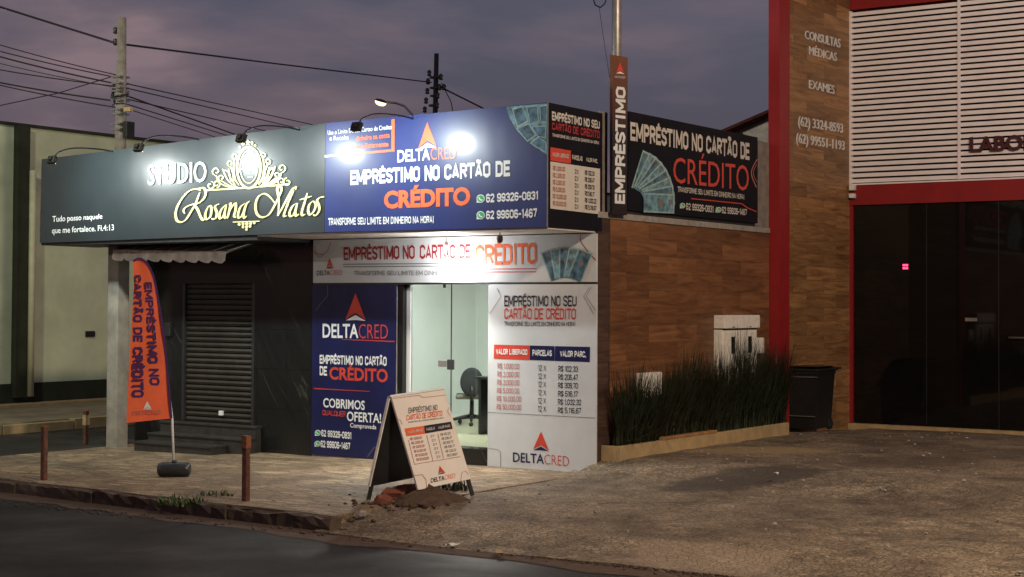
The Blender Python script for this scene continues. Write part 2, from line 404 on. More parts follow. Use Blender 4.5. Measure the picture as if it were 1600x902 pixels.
# a narrow poster alphabet drawn with straight and chamfered strokes (pen centre lines in a unit box)
_r, _q = .13, .36
_bowl = lambda t_, b_: [(0, t_), (1-_q, t_), (1, t_-_r), (1, b_+_r), (1-_q, b_), (0, b_)]
GL = {
 'A': (.44, [[(0, 0), (.5, 1), (1, 0)], [(.2, .28), (.8, .28)]]), 'B': (.42, [[(0, 0), (0, 1)], _bowl(1, .53), _bowl(.53, 0)]),
 'C': (.42, [[(1, .70), (1, 1-_r), (1-_q, 1), (_q, 1), (0, 1-_r), (0, _r), (_q, 0), (1-_q, 0), (1, _r), (1, .30)]]),
 'D': (.42, [[(0, 0), (0, 1)], [(0, 1), (1-_q, 1), (1, 1-_r), (1, _r), (1-_q, 0), (0, 0)]]), 'E': (.36, [[(0, 0), (0, 1)], [(0, 1), (1, 1)], [(0, .5), (.88, .5)], [(0, 0), (1, 0)]]),
 'F': (.36, [[(0, 0), (0, 1)], [(0, 1), (1, 1)], [(0, .5), (.88, .5)]]), 'G': (.42, [[(1, .70), (1, 1-_r), (1-_q, 1), (_q, 1), (0, 1-_r), (0, _r), (_q, 0), (1-_q, 0), (1, _r), (1, .45), (.5, .45)]]),
 'H': (.42, [[(0, 0), (0, 1)], [(1, 0), (1, 1)], [(0, .5), (1, .5)]]), 'I': (.14, [[(.5, 0), (.5, 1)]]), 'J': (.3, [[(1, 1), (1, _r), (1-_q, 0), (0, 0)]]), 'L': (.35, [[(0, 1), (0, 0)], [(0, 0), (1, 0)]]),
 'M': (.56, [[(0, 0), (0, 1)], [(1, 0), (1, 1)], [(.03, 1), (.5, .12)], [(.97, 1), (.5, .12)]]), 'N': (.44, [[(0, 0), (0, 1)], [(1, 0), (1, 1)], [(.03, 1), (.97, 0)]]),
 'O': (.43, [[(0, _r), (0, 1-_r), (_q, 1), (1-_q, 1), (1, 1-_r), (1, _r), (1-_q, 0), (_q, 0), (0, _r)]]), 'P': (.41, [[(0, 0), (0, 1)], _bowl(1, .44)]),
 'R': (.42, [[(0, 0), (0, 1)], _bowl(1, .48), [(.55, .48), (1, 0)]]), 'S': (.41, [[(1, .74), (1, 1-_r), (1-_q, 1), (_q, 1), (0, 1-_r), (0, .68), (.25, .54), (.75, .46), (1, .32), (1, _r), (1-_q, 0), (_q, 0), (0, _r), (0, .26)]]),
 'T': (.38, [[(.5, 0), (.5, 1)], [(-.1, 1), (1.1, 1)]]), 'U': (.42, [[(0, 1), (0, _r), (_q, 0), (1-_q, 0), (1, _r), (1, 1)]]), 'V': (.44, [[(0, 1), (.5, 0), (1, 1)]]), 'X': (.42, [[(0, 0), (1, 1)], [(0, 1), (1, 0)]]),
 'Q': (.43, [[(0, _r), (0, 1-_r), (_q, 1), (1-_q, 1), (1, 1-_r), (1, _r), (1-_q, 0), (_q, 0), (0, _r)], [(.6, .2), (1.05, -.08)]]),
 '1': (.20, [[(.8, 0), (.8, 1)], [(.8, 1), (0, .84)]]), '2': (.4, [[(0, .74), (0, 1-_r), (_q, 1), (1-_q, 1), (1, 1-_r), (1, .66), (0, 0)], [(0, 0), (1, 0)]]),
 '3': (.4, [[(0, .76), (0, 1-_r), (_q, 1), (1-_q, 1), (1, 1-_r), (1, .62), (1-_q, .52), (.35, .52)], [(1-_q, .52), (1, .42), (1, _r), (1-_q, 0), (_q, 0), (0, _r), (0, .24)]]),
 '4': (.42, [[(.75, 0), (.75, 1)], [(.75, 1), (0, .25)], [(0, .25), (1.1, .25)]]), '5': (.4, [[(.95, 1), (0, 1)], [(0, 1), (0, .56)], [(0, .56), (1-_q, .60), (1, .48), (1, _r), (1-_q, 0), (_q, 0), (0, _r), (0, .22)]]),
 '6': (.41, [[(1, .78), (1, 1-_r), (1-_q, 1), (_q, 1), (0, 1-_r), (0, _r), (_q, 0), (1-_q, 0), (1, _r), (1, .44), (1-_q, .55), (0, .55)]]), '7': (.38, [[(0, 1), (1, 1)], [(1, 1), (.35, 0)]]),
 '8': (.42, [[(_q, .53), (0, .64), (0, 1-_r), (_q, 1), (1-_q, 1), (1, 1-_r), (1, .64), (1-_q, .53), (1, .42), (1, _r), (1-_q, 0), (_q, 0), (0, _r), (0, .42), (_q, .53), (1-_q, .53)]]),
 '9': (.41, [[(0, .22), (0, _r), (_q, 0), (1-_q, 0), (1, _r), (1, 1-_r), (1-_q, 1), (_q, 1), (0, 1-_r), (0, .56), (_q, .45), (1, .45)]]),
 '-': (.24, [[(0, .45), (1, .45)]]), '.': (.10, [[(.5, -.06), (.5, .06)]]), ',': (.10, [[(.6, .06), (.2, -.14)]]), '!': (.12, [[(.5, .3), (.5, 1)], [(.5, -.06), (.5, .06)]]), '/': (.34, [[(0, 0), (1, 1)]]),
 '$': (.41, [[(1, .74), (1, 1-_r), (1-_q, 1), (_q, 1), (0, 1-_r), (0, .68), (1, .32), (1, _r), (1-_q, 0), (_q, 0), (0, _r), (0, .26)], [(.5, -.1), (.5, 1.1)]]), ' ': (.15, []),
}
GL['0'] = GL['O']
for a_, b_, st_ in (('É', 'E', [(.3, 1.17), (.75, 1.30)]), ('Ã', 'A', [(.1, 1.17), (.35, 1.24), (.65, 1.16), (.9, 1.24)]), ('Ó', 'O', [(.35, 1.17), (.75, 1.3)])): GL[a_] = (GL[b_][0], GL[b_][1]+[st_])
WIDE = {'STUDIO', 'CRÉDITO', 'DELTA', 'CRED', 'COBRIMOS', 'OFERTA!', 'CONSULTAS', 'MÉDICAS', 'EXAMES', 'LABORATÓRIO', 'EMPRÉSTIMO', 'DELTACRED', '(62) 3324-8593', '(62) 99551-1193'}
def narrow(mb, plane, s, q, off, bold):
    t_ = max(.11, min(.235, .15+bold*2.3)); gap = .055; pen = .0; tot = sum(GL[c][0]+t_*.62 for c in s)+gap*(len(s)-1)
    if len(q) == 6:
        xl, tl, bl, xr, tr, br = q
        BL, BR, TL, TR = (plane.at(xl, bl, off), plane.at(xr, br, off), plane.at(xl, tl, off), plane.at(xr, tr, off))
    else: BL, BR, TL, TR = [plane.at(a, b, off) for a, b in q]
    hpx = (TL-BL).length; asp = (BR-BL).length/tot/hpx       # how much the alphabet is squeezed sideways
    tx = t_*.62
    def P3(x, y, d): return (BL*(1-x)+BR*x)*(1-y)+(TL*(1-x)+TR*x)*y + plane.n*d
    k = 0
    for ch in s:
        w_, sts = GL[ch]
        for st in sts:
            pts = [((pen+tx/2+px_*w_)/tot, t_/2+py_*(1-t_)) for px_, py_ in st]; n = len(pts); Ls, Rs = [], []
            for i, p in enumerate(pts):
                def dirn(a, b):
                    dx, dy = (b[0]-a[0])*tot*.62/ t_ * t_/ .62, b[1]-a[1]; l = math.hypot(dx, dy) or 1; return dx/l, dy/l
                cl = n > 2 and st[0] == st[-1]
                a = pts[i-1] if i else (pts[-2] if cl else None); b = pts[i+1] if i < n-1 else (pts[1] if cl else None)
                d1 = dirn(a, p) if a else dirn(p, b); d2 = dirn(p, b) if b else d1
                nx, ny = -(d1[1]+d2[1]), d1[0]+d2[0]; l = math.hypot(nx, ny) or 1; nx /= l; ny /= l
                m_ = 1/max(.55, nx*-d1[1]+ny*d1[0])
                ex = 0
                if not cl and abs(d1[0]) > .9 and abs(ny) > .9 and n == 2: ex = (tx/2 if i else -tx/2)*(1 if d1[0] > 0 else -1)
                ey = 0
                if not cl and n == 2 and abs(d1[1]) > .99: ey = (t_/2 if i else -t_/2)*(1 if d1[1] > 0 else -1)
                d_ = .00018*(k % 5)
                Ls.append(mb.bm.verts.new(P3(p[0]+(nx*m_*tx/2+ex)/tot, p[1]+ny*m_*t_/2+ey, d_))); Rs.append(mb.bm.verts.new(P3(p[0]-(nx*m_*tx/2-ex)/tot, p[1]-ny*m_*t_/2+ey, d_)))
            for i in range(n-1): mb.bm.faces.new((Ls[i], Ls[i+1], Rs[i+1], Rs[i]))
            k += 1
        pen += w_+tx+gap
    return mb
def write(mb, plane, s, q, off=.004, bold=.0, ext=0., turn=0):
    """q = (xl, top_l, base_l, xr, top_r, base_r) as seen in the photograph; turn: writing that runs up (1) or down (-1)"""
    if s[0] == '~' or (s not in WIDE and all(c in GL for c in s)): return narrow(mb, plane, s.lstrip('~'), q, off, bold)
    vs_, fs = _text(s, bold)
    x0 = min(v.x for v in vs_); x1 = max(v.x for v in vs_)
    if turn == 0:
        xl, tl, bl, xr, tr, br = q
        BL, BR, TL, TR = (plane.at(xl, bl, off), plane.at(xr, br, off), plane.at(xl, tl, off), plane.at(xr, tr, off))
    else:
        BL, BR, TL, TR = [plane.at(a, b, off) for a, b in q]
    lo = -bold; hi = CAP + bold
    pts = []
    for v in vs_:
        a = (v.x-x0)/(x1-x0); b = (v.y-lo)/(hi-lo)
        pts.append((BL*(1-a)+BR*a)*(1-b) + (TL*(1-a)+TR*a)*b)
    nv = [mb.bm.verts.new(p) for p in pts]
    for f in fs:
        try: mb.bm.faces.new([nv[i] for i in f])
        except ValueError: pass
    if ext:
        nb = [mb.bm.verts.new(p - plane.n*ext) for p in pts]
        cnt = {}
        for f in fs:
            for i in range(len(f)):
                a, b = f[i], f[(i+1) % len(f)]; k = (min(a, b), max(a, b)); cnt.setdefault(k, []).append((a, b))
        for k, l in cnt.items():
            if len(l) == 1:
                a, b = l[0]
                mb.bm.faces.new((nv[b], nv[a], nb[a], nb[b]))
    return mb
def poly(mb, plane, pts, off=.003):
    mb.bm.faces.new([mb.bm.verts.new(plane.at(x, y, off)) for x, y in pts]); return mb
def catmull(pts, n=6, closed=False):
    out = []; k = len(pts)
    P_ = lambda i: pts[i % k] if closed else pts[max(0, min(k-1, i))]
    for i in range(k if closed else k-1):
        a, b, c, d = P_(i-1), P_(i), P_(i+1), P_(i+2)
        for j in range(n):
            u = j/n
            out.append(tuple(.5*((2*b[q]) + (-a[q]+c[q])*u + (2*a[q]-5*b[q]+4*c[q]-d[q])*u*u + (-a[q]+3*b[q]-3*c[q]+d[q])*u**3) for q in (0, 1)))
    out.append(pts[0] if closed else pts[-1])
    return out
_sk = [0]
def stroke(mb, plane, pts, wmin, wmax=None, pen=math.radians(35), off=.004, curve=True, closed=False, n=6):
    """a pen stroke drawn on the plane, widths in photo pixels"""
    if curve: pts = catmull(pts, n, closed)
    _sk[0] += 1; off = off+.0002*(_sk[0] % 7)
    wmax = wmax or wmin; Ls = []; Rs = []
    for i, p in enumerate(pts):
        a = pts[max(i-1, 0)]; b = pts[min(i+1, len(pts)-1)]
        dx, dy = b[0]-a[0], b[1]-a[1]; l = math.hypot(dx, dy) or 1; dx /= l; dy /= l
        wd = wmin + (wmax-wmin)*abs(math.sin(math.atan2(dy, dx)-pen))
        if wmax != wmin:
            f = min(i, len(pts)-1-i)/max(1, len(pts)*.18); wd *= min(1, .45+.55*f)
        Ls.append(mb.bm.verts.new(plane.at(p[0]-dy*wd/2, p[1]+dx*wd/2, off))); Rs.append(mb.bm.verts.new(plane.at(p[0]+dy*wd/2, p[1]-dx*wd/2, off)))
    for i in range(len(pts)-1):
        mb.bm.faces.new((Ls[i], Ls[i+1], Rs[i+1], Rs[i]))
    return mb
def disc(mb, plane, x, y, r, off=.003, ry=None, n=18):
    return poly(mb, plane, [(x+r*math.cos(2*math.pi*k/n), y+(ry or r)*math.sin(2*math.pi*k/n)) for k in range(n)], off)
def words(parent, plane, mat, items, bold=.02, off=.004, ext=0., name='lettering'):
    for it in items:      # every line of writing is a part of its own
        mb = MB(); write(mb, plane, it[0], it[1:7], off, it[7] if len(it) > 7 else bold, ext); mb.build(name, mat, parent)
def H(s, xl, xr, t, b, t2=None, b2=None, *a): return (s, xl, t, b, xr, t if t2 is None else t2, b if b2 is None else b2, *a)
def arrow(parent, plane, ax, ay, lx, ly, rx, ry, mat, mat2, off=.004):
    """the pointed emblem: a tall delta with a chevron foot"""
    mx_, my_ = (lx+rx)/2, (ly+ry)/2; h = my_-ay
    mb = MB(); poly(mb, plane, [(ax, ay), (lx, ly), (mx_, my_-h*.25), (rx, ry)], off); e = mb.build('emblem', mat, parent)
    mb = MB(); poly(mb, plane, [(lx+1*(rx-lx)*.0, ly+h*.05), (mx_, my_-h*.17), (rx, ry+h*.05), (mx_, my_+h*.02)], off); mb.build('emblem_foot', mat2, e)
def phone_icon(parent, plane, x, y, r):
    mb = MB(); disc(mb, plane, x, y, r, .004); poly(mb, plane, [(x-r, y+r), (x-r*.9, y+r*.2), (x-r*.2, y+r*.95)], .0045)
    i = mb.build('phone_icon', M['letter_white'], parent)
    mb = MB(); disc(mb, plane, x, y, r*.8, .006); g = mb.build('icon_disc', M['green'], i)
    mb = MB(); stroke(mb, plane, [(x-r*.35, y-r*.4), (x-r*.3, y+.05*r), (x+r*.05, y+r*.33), (x+r*.42, y+r*.35)], r*.3, off=.008); mb.build('handset', M['letter_white'], i)
def notes(parent, plane, cx, cy, r0, r1, a0, a1, n, off=.004, sy=1.):
    """a fan of printed banknotes"""
    mb = MB(); mb2 = MB(); mb3 = MB(); mb4 = MB()
    for k in range(n):
        a = R(a0+(a1-a0)*k/(n-1)); d = (math.cos(a), math.sin(a)); t_ = (-d[1], d[0]); hw = (r1-r0)*.24
        pts = [(cx+d[0]*r+t_[0]*s*hw, cy+(d[1]*r+t_[1]*s*hw)*sy) for r, s in ((r0, -1), (r1, -1), (r1, 1), (r0, 1))]
        poly(mb4, plane, pts, off+k*.0012)
        hw2 = hw*.84; pts = [(cx+d[0]*r+t_[0]*s*hw2, cy+(d[1]*r+t_[1]*s*hw2)*sy) for r, s in ((r0, -1), (r1-(r1-r0)*.05, -1), (r1-(r1-r0)*.05, 1), (r0, 1))]
        poly(mb if k % 2 else mb2, plane, pts, off+k*.0012+.0004)
        rm_ = r0+(r1-r0)*.55; poly(mb3, plane, [(cx+d[0]*rm_+hw*.38*math.cos(i*math.pi/5), cy+(d[1]*rm_+hw*.5*math.sin(i*math.pi/5))*sy) for i in range(10)], off+k*.0012+.0007)
        q = [(cx+d[0]*r+t_[0]*s*hw*.45, cy+(d[1]*r+t_[1]*s*hw*.45)*sy) for r, s in ((r1*.93+r0*.07, -1), (r1*.93+r0*.07, .2), (r1*.8+r0*.2, .2), (r1*.8+r0*.2, -1))]
        poly(mb3, plane, q, off+k*.0012+.0006)
    f = mb.build('banknote_fan', M['note'], parent); mb2.build('banknotes', M['noteb'], f); mb3.build('banknote_numerals', M['greyink'], f); mb4.build('banknote_edges', M['noteedge'], f)
TR_ = 'TRANSFORME SEU LIMITE EM DINHEIRO NA HORA!'
VAL = ['R$ 1.000,00', 'R$ 2.000,00', 'R$ 3.000,00', 'R$ 5.000,00', 'R$ 10.000,00', 'R$ 50.000,00']
PAR = ['R$ 102,33', 'R$ 206,47', 'R$ 309,70', 'R$ 516,17', 'R$ 1.032,32', 'R$ 5.116,67']

# ================================================================== SETTING
def gtilt(x): return .012*min(x, 0.)
AP = [(-30, -.10), (-4.5, -.10), (-3.7, -.005), (-.7, .0), (.35, .135), (4.7, .135), (6.0, .08), (8.25, -.02), (20, -.02)]
def apz(y):
    for (a, za), (b, zb) in zip(AP, AP[1:]):
        if a <= y <= b:
            u = (y-a)/(b-a); u = u*u*(3-2*u); return za+(zb-za)*u
def kerb_y(x): return -4.50 - .104*x if x < 0 else -4.5
def sheet(name, xs, ys, zf, mat, skirt=0., ymap=None):
    mb = MB(); g = []
    for x in xs:
        g.append([mb.bm.verts.new((x, ymap(x, y) if ymap else y, zf(x, ymap(x, y) if ymap else y))) for y in ys])
    for i in range(len(xs)-1):
        for j in range(len(ys)-1): mb.bm.faces.new((g[i][j], g[i+1][j], g[i+1][j+1], g[i][j+1]))
    if skirt:
        def wall(l):
            lo = [mb.bm.verts.new(v.co-Vector((0, 0, skirt))) for v in l]
            for i in range(len(l)-1): mb.bm.faces.new((l[i], lo[i], lo[i+1], l[i+1]))
        wall([r[0] for r in g]); wall(g[0]); wall(g[-1][::-1]); wall([r[-1] for r in g][::-1])
    return tag(mb.build(name, mat), kind='structure')
def lin(a, b, n): return [a+(b-a)*i/(n-1) for i in range(n)]
sheet('ground', [-600, 600], [-600, 600], lambda x, y: -.42, M['earth'])
sheet('road', [-80, -30, -12, -8, -5, -2, 0, 10, 40, 90], [-15, -9, -3.4], lambda x, y: gtilt(max(x, -9))-.12, M['road'])
sheet('side_street', [-11.3, -9.5, -7.0], [-3.4, 0, 6, 20, 60], lambda x, y: -.218, M['road'])
sheet('pavement', lin(-7.35, -.02, 24), lin(0, 1, 14), lambda x, y: gtilt(x)+.003*math.sin(x*5+y*3), M['tile'], .3, lambda x, u: kerb_y(x)+.14+(4.6-kerb_y(x)-.14)*u)
random.seed(3)
sheet('forecourt', lin(-.015, 16, 50), lin(-4.62, 9.5, 60), lambda x, y: apz(y)+random.uniform(-.006, .006)+.012*math.sin(x*1.3+y*.7), M['cobble'], .25)
sheet('far_pavement', [-14.6, -11.35], [-6, 2, 8, 60], lambda x, y: -.06, M['farpave'], .3)
mb = MB()
xs = lin(-7.36, .1, 12)
for a, b in zip(xs, xs[1:]):
    j = random.uniform(-.015, .015)
    A = [(a, kerb_y(a)+j, 0), (b-.012, kerb_y(b)+j, 0), (b-.012, kerb_y(b)+.15+j, 0), (a, kerb_y(a)+.15+j, 0)]
    za = gtilt((a+b)/2)+random.uniform(-.012, .008)
    mb.prism([(p[0], p[1], za) for p in A], (0, 0, -.4))
bmesh.ops.subdivide_edges(mb.bm, edges=mb.bm.edges[:], cuts=5, use_grid_fill=True)
for v in mb.bm.verts:
    k_ = .02 if v.co.z > -.11 else .008
    v.co += Vector((random.uniform(-.006, .006), random.uniform(-k_, k_)*.8, random.uniform(-k_, k_*.3)))
tag(mb.build('kerb', M['kerb']), kind='structure')
mb = MB()
for i in range(14):
    a = -6+i*1.4; mb.box(-11.36, -11.2, a, a+1.38, -.4, -.06+random.uniform(-.02, .02), .01)
tag(mb.build('kerb', M['yellowrender']), kind='structure')
# dirt gathered in the gutter
mb = MB()
xs = lin(-7.3, 15, 60)
top = [(x, kerb_y(x)+.02, gtilt(x)-.116) for x in xs]; bot = [(x, kerb_y(x)-.22-random.uniform(0, .22)-(.1 if x > 0 else 0), gtilt(x)-.116) for x in xs]
for i in range(59): mb.face([top[i], bot[i], bot[i+1], top[i+1]])
tag(mb.build('gutter_dirt', M['soil']), kind='structure')

# ================================================================== SHOP BUILDING
F = PY(0); S = PX(0); FS = PY(-.977)
shop = thing('shop_building', (-3.6, 4, 0), 'single storey corner shop with black granite front, roller shutter and lit glass office', 'shop')
# front wall in pieces round the openings (shutter -6.35..-5.05, door -2.76..-1.42)
mb = MB()
mb.box(-7.22, -6.35, 0, .2, -.2, 2.66); mb.box(-5.05, -4.075, 0, .2, -.2, 2.66); mb.box(-6.35, -5.05, 0, .2, 2.08, 2.66); mb.box(-6.35, -5.05, .02, .2, -.2, .28)
mb.build('granite_wall', M['granite'], shop)
mb = MB(); mb.box(-4.075, -2.76, .01, .2, -.2, 2.66); mb.box(-1.42, -.02, .01, .2, -.2, 2.66); mb.box(-2.76, -1.42, .01, .2, 2.08, 2.66)
mb.build('front_wall', M['concrete'], shop)
mb = MB(); mb.box(-2.76, -1.42, .03, .3, -.2, .165); mb.build('door_step', M['granite'], shop)
mb = MB(); mb.box(-2.757, -2.68, .02, .2, .166, 2.079); mb.build('door_jamb', M['granite'], shop)
mb = MB(); mb.box(-.2, 0, .32, 4.46, -.2, 2.79); mb.build('side_wall', M['wood_side'], shop)
mb = MB(); mb.box(-.2, -.002, .201, .32, -.2, 2.79); mb.box(-.019, 0, .04, .20, -.2, 2.79); mb.build('wall_edge', M['wood_edge'], shop)
mb = MB(); mb.box(-.22, .015, .04, 4.46, 2.79, 2.86, .006); mb.build('wall_coping', M['concrete'], shop)
mb = MB(); mb.box(-7.22, -7.02, .2, 4.44, -.2, 2.66); mb.build('side_wall', M['concrete'], shop)
mb = MB(); mb.box(-7.02, -.201, 4.25, 4.44, -.2, 2.66); mb.build('rear_wall', M['concrete'], shop)
mb = MB(); mb.box(-7.3, -.221, .0, 4.45, 2.665, 2.785); mb.build('roof', M['concrete'], shop)
for q in ((-.22, -.008, 4.12, 4.474, 2.862, 4.0), (-.25, -.05, .13, .34, 2.862, 3.98)):
    mb = MB(); mb.box(*q, .01); mb.build('parapet_post', M['polecon'], shop)
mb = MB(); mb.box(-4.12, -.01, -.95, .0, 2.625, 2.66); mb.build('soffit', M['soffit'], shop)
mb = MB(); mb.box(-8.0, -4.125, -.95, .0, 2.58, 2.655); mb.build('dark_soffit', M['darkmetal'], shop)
# roller shutter: ribbed curtain as one mesh
mb = MB(); n = 26
zs = lin(.275, 2.08, n+1)
for a, b in zip(zs, zs[1:]):
    h = b-a
    for (z0, y0), (z1, y1) in zip([(a, .075), (a+h*.12, .05), (a+h*.5, .04), (a+h*.88, .05)], [(a+h*.12, .05), (a+h*.5, .04), (a+h*.88, .05), (b, .075)]):
        mb.face([(-6.31, y0, z0), (-5.09, y0, z0), (-5.09, y1, z1), (-6.31, y1, z1)])
M['shutter'] = plain('brown_painted_steel', (.022, .018, .013), .5, .35, 5)
sh = mb.build('roller_shutter', M['shutter'], shop)
for q in (-6.35, -5.10):
    mb = MB(); mb.box(q, q+.05, .005, .09, .28, 2.08); mb.build('guide_rail', M['darkmetal'], sh)
q = F.at(343, 646); mb = MB(); mb.box(q.x-.035, q.x+.035, .015, .045, q.z-.03, q.z+.03, .006); mb.build('lock_plate', M['letter_white'], sh)
# steps
STEP = plain('grey_granite_step', (.030, .029, .027), .45, .35, 10)
for nm, x0, x1, y0, y1, z0, z1 in (('lower_step', -6.55, -5.19, -.62, -.335, -.2, .045), ('middle_step', -6.6, -4.9, -.33, -.105, -.2, .135), ('upper_step', -6.62, -4.92, -.10, .018, -.2, .275)):
    mb = MB(); mb.box(x0, x1, y0, y1, z0, z1-.03); mb.box(x0-.01, x1+.012, y0-.015, y1-.004, z1-.029, z1, .006); mb.build(nm, STEP, shop)
# left pillar
mb = MB(); mb.box(-7.25, -7.05, -.47, -.27, -.2, 2.579, .012); mb.build('pillar', plain('stained_pillar_render', (.24, .23, .20), .85, .35, 3.5, bmp=.2), shop)
q = F.at(265, 515); mb = MB(); mb.box(q.x-.05, q.x+.05, -.05, -.002, q.z-.09, q.z+.09, .01); mb.build('intercom', M['darkmetal'], shop)
# awning over the shutter
aw = thing('awning', (-6.07, -.02, 2.5), 'short pale scalloped canvas awning over the roller shutter', 'awning')
mb = MB()
xa, xb = -7.11, -5.05
def fz(x): return 2.505 + (x-xa)/(xb-xa)*(-.055)
for i in range(24):
    a = xa+(xb-xa)*i/24; b = xa+(xb-xa)*(i+1)/24; k = .008*(i % 2); k2 = .008*((i+1) % 2)
    mb.face([(a, -.5, fz(a)+k), (b, -.5, fz(b)+k2), (b, -.01, fz(b)+.13+k2), (a, -.01, fz(a)+.13+k)])
mb.build('canvas_top', M['canvas'], aw)
mb = MB(); N_ = 72
tp = [Vector((xa+(xb-xa)*i/N_, -.505-.012*math.sin(i*.8), fz(xa+(xb-xa)*i/N_)+.012)) for i in range(N_+1)]
bt = [Vector((xa+(xb-xa)*i/N_, -.515-.022*math.sin(i*.8+.6), fz(xa+(xb-xa)*i/N_)-.095-.035*abs(math.sin(math.pi*i/8)))) for i in range(N_+1)]
for i in range(N_): mb.face([tp[i], bt[i], bt[i+1], tp[i+1]])
mb.build('valance', M['canvas'], aw, True)
mb = MB()
for x in lin(xa+.01, xb-.01, 9): mb.tube([(x, -.495, fz(x)+.025), (x, -.015, fz(x)+.155)], .009, 6)
mb.tube([(xa, -.5, fz(xa)+.012), (xb, -.5, fz(xb)+.012)], .014, 8); mb.build('awning_rib', M['whitepaint'], aw)

# office room behind the glass
mb = MB(); mb.box(-4.6, -4.5, .2, 4.2, .0, 2.6); mb.box(-4.5, -.22, 4.1, 4.2, .0, 2.6); mb.box(-.3, -.21, .2, 4.1, .0, 2.6); mb.build('room_wall', M['roomwall'], shop)
mb = MB(); mb.box(-4.5, -.3, .301, 4.1, .0, .165); mb.build('room_floor', M['roomfloor'], shop)
mb = MB(); mb.box(-4.5, -.3, .201, 4.1, 2.5, 2.6); mb.build('room_ceiling', M['roomwall'], shop)
mb = MB(); mb.box(-4.495, -4.47, .21, 4.09, .166, .24); mb.build('skirting', M['canvas'], shop)
mb = MB(); mb.box(-3.62, -3.45, 1.2, 1.35, 2.45, 2.499); mb.box(-3.4, -1.2, 1.5, 1.8, 2.44, 2.47); mb.build('ceiling_lamp', M['tube'], shop)
def pane(x0, x1):
    mb = MB(); mb.box(x0, x1, .115, .125, .17, 2.07); return mb.build('glass_door', M['glass'], shop)
xg = PY(.12).at(706, 500).x
g1 = pane(-2.62, xg-.004); g2 = pane(xg+.004, -1.43)
mb = MB(); mb.box(-2.679, -2.622, .09, .15, .168, 2.075, .004); mb.build('frame', M['letter_white'], g1)
q = PY(.12).at(702, 569)
mb = MB(); mb.box(q.x-.15, q.x-.03, .10, .114, q.z-.035, q.z+.04, .006); mb.build('handle_plate', M['steel'], g1)
mb = MB(); mb.box(xg-.045, xg+.05, .085, .114, q.z-.065, q.z+.055, .01); mb.build('lock', M['darkmetal'], g1)
for px_ in (636, 696):
    q = PY(.12).at(px_, 446); mb = MB(); mb.box(q.x-.06 if px_ < 650 else q.x-.015, q.x+.06 if px_ < 650 else q.x+.015, .09, .114, q.z-.03, 2.07, .005); mb.build('clamp', M['darkmetal'], g1)
mb = MB(); mb.box(xg-.006, xg+.006, .108, .114, .17, 2.07); mb.build('seal', M['darkmetal'], g2)

def office_chair(loc, rz, label):
    t = thing('office_chair', (0, 0, 0), label, 'chair', None)
    mb = MB(); mb.box(-.22, .22, -.21, .21, .36, .43, .03); mb.build('seat', M['taupe'], t)
    mb = MB(); s_ = [mb.bm.verts.new((0, 0, 0))][:0]
    for k in range(1): mb.lathe((0, .24, .60), [(.001, -.03), (.15, -.03), (.19, -.02), (.2, 0), (.19, .02), (.15, .03), (.001, .03)], 20, Matrix.Rotation(R(90), 4, 'X') @ Matrix.Diagonal((.80, 1.0, 1, 1)))
    mb.build('backrest', M['chair'], t)
    mb = MB(); mb.tube([(0, .0, .35), (0, .2, .36), (0, .285, .42), (0, .28, .56)], .022, 8); mb.build('back_bar', M['plastic'], t)
    mb = MB(); mb.tube([(0, 0, .08), (0, 0, .36)], [.035, .028], 10); mb.build('gas_column', M['plastic'], t)
    for k in range(5):
        a = 2*math.pi*k/5+.3; c, s = math.cos(a), math.sin(a)
        mb = MB(); mb.tube([(0, 0, .12), (.14*c, .14*s, .105), (.29*c, .29*s, .075)], [.032, .026, .018], 8); lg = mb.build('leg', M['plastic'], t)
        mb = MB(); mb.lathe((.29*c, .29*s, .03), [(.001, -.022), (.03, -.022), (.03, .022), (.001, .022)], 12, Matrix.Rotation(R(90), 4, 'X')); mb.build('castor', M['plastic'], lg)
    t.location = loc; t.rotation_euler = (0, 0, rz); return t
q = PZ(.166).at(737, 664); office_chair((q.x, q.y, .166), R(215), 'black office chair with round backrest seen behind the glass door')
q = PZ(.905).at(741, 588.5); dx, dy = q.x+.62, q.y+.32
dk = thing('desk', (dx, dy, .166), 'dark office desk beside the chair in the lit office', 'desk')
mb = MB(); mb.box(dx-.62, dx+.6, dy-.32, dy+.32, .87, .905, .005); mb.build('desk_top', M['plastic'], dk)
for sx_ in (-.58, .54):
    mb = MB(); mb.box(dx+sx_, dx+sx_+.04, dy-.28, dy+.28, .166, .869); mb.build('side_panel', M['plastic'], dk)
mb = MB(); mb.box(dx-.53, dx+.53, dy+.2, dy+.22, .4, .869); mb.build('modesty_panel', M['taupe'], dk)

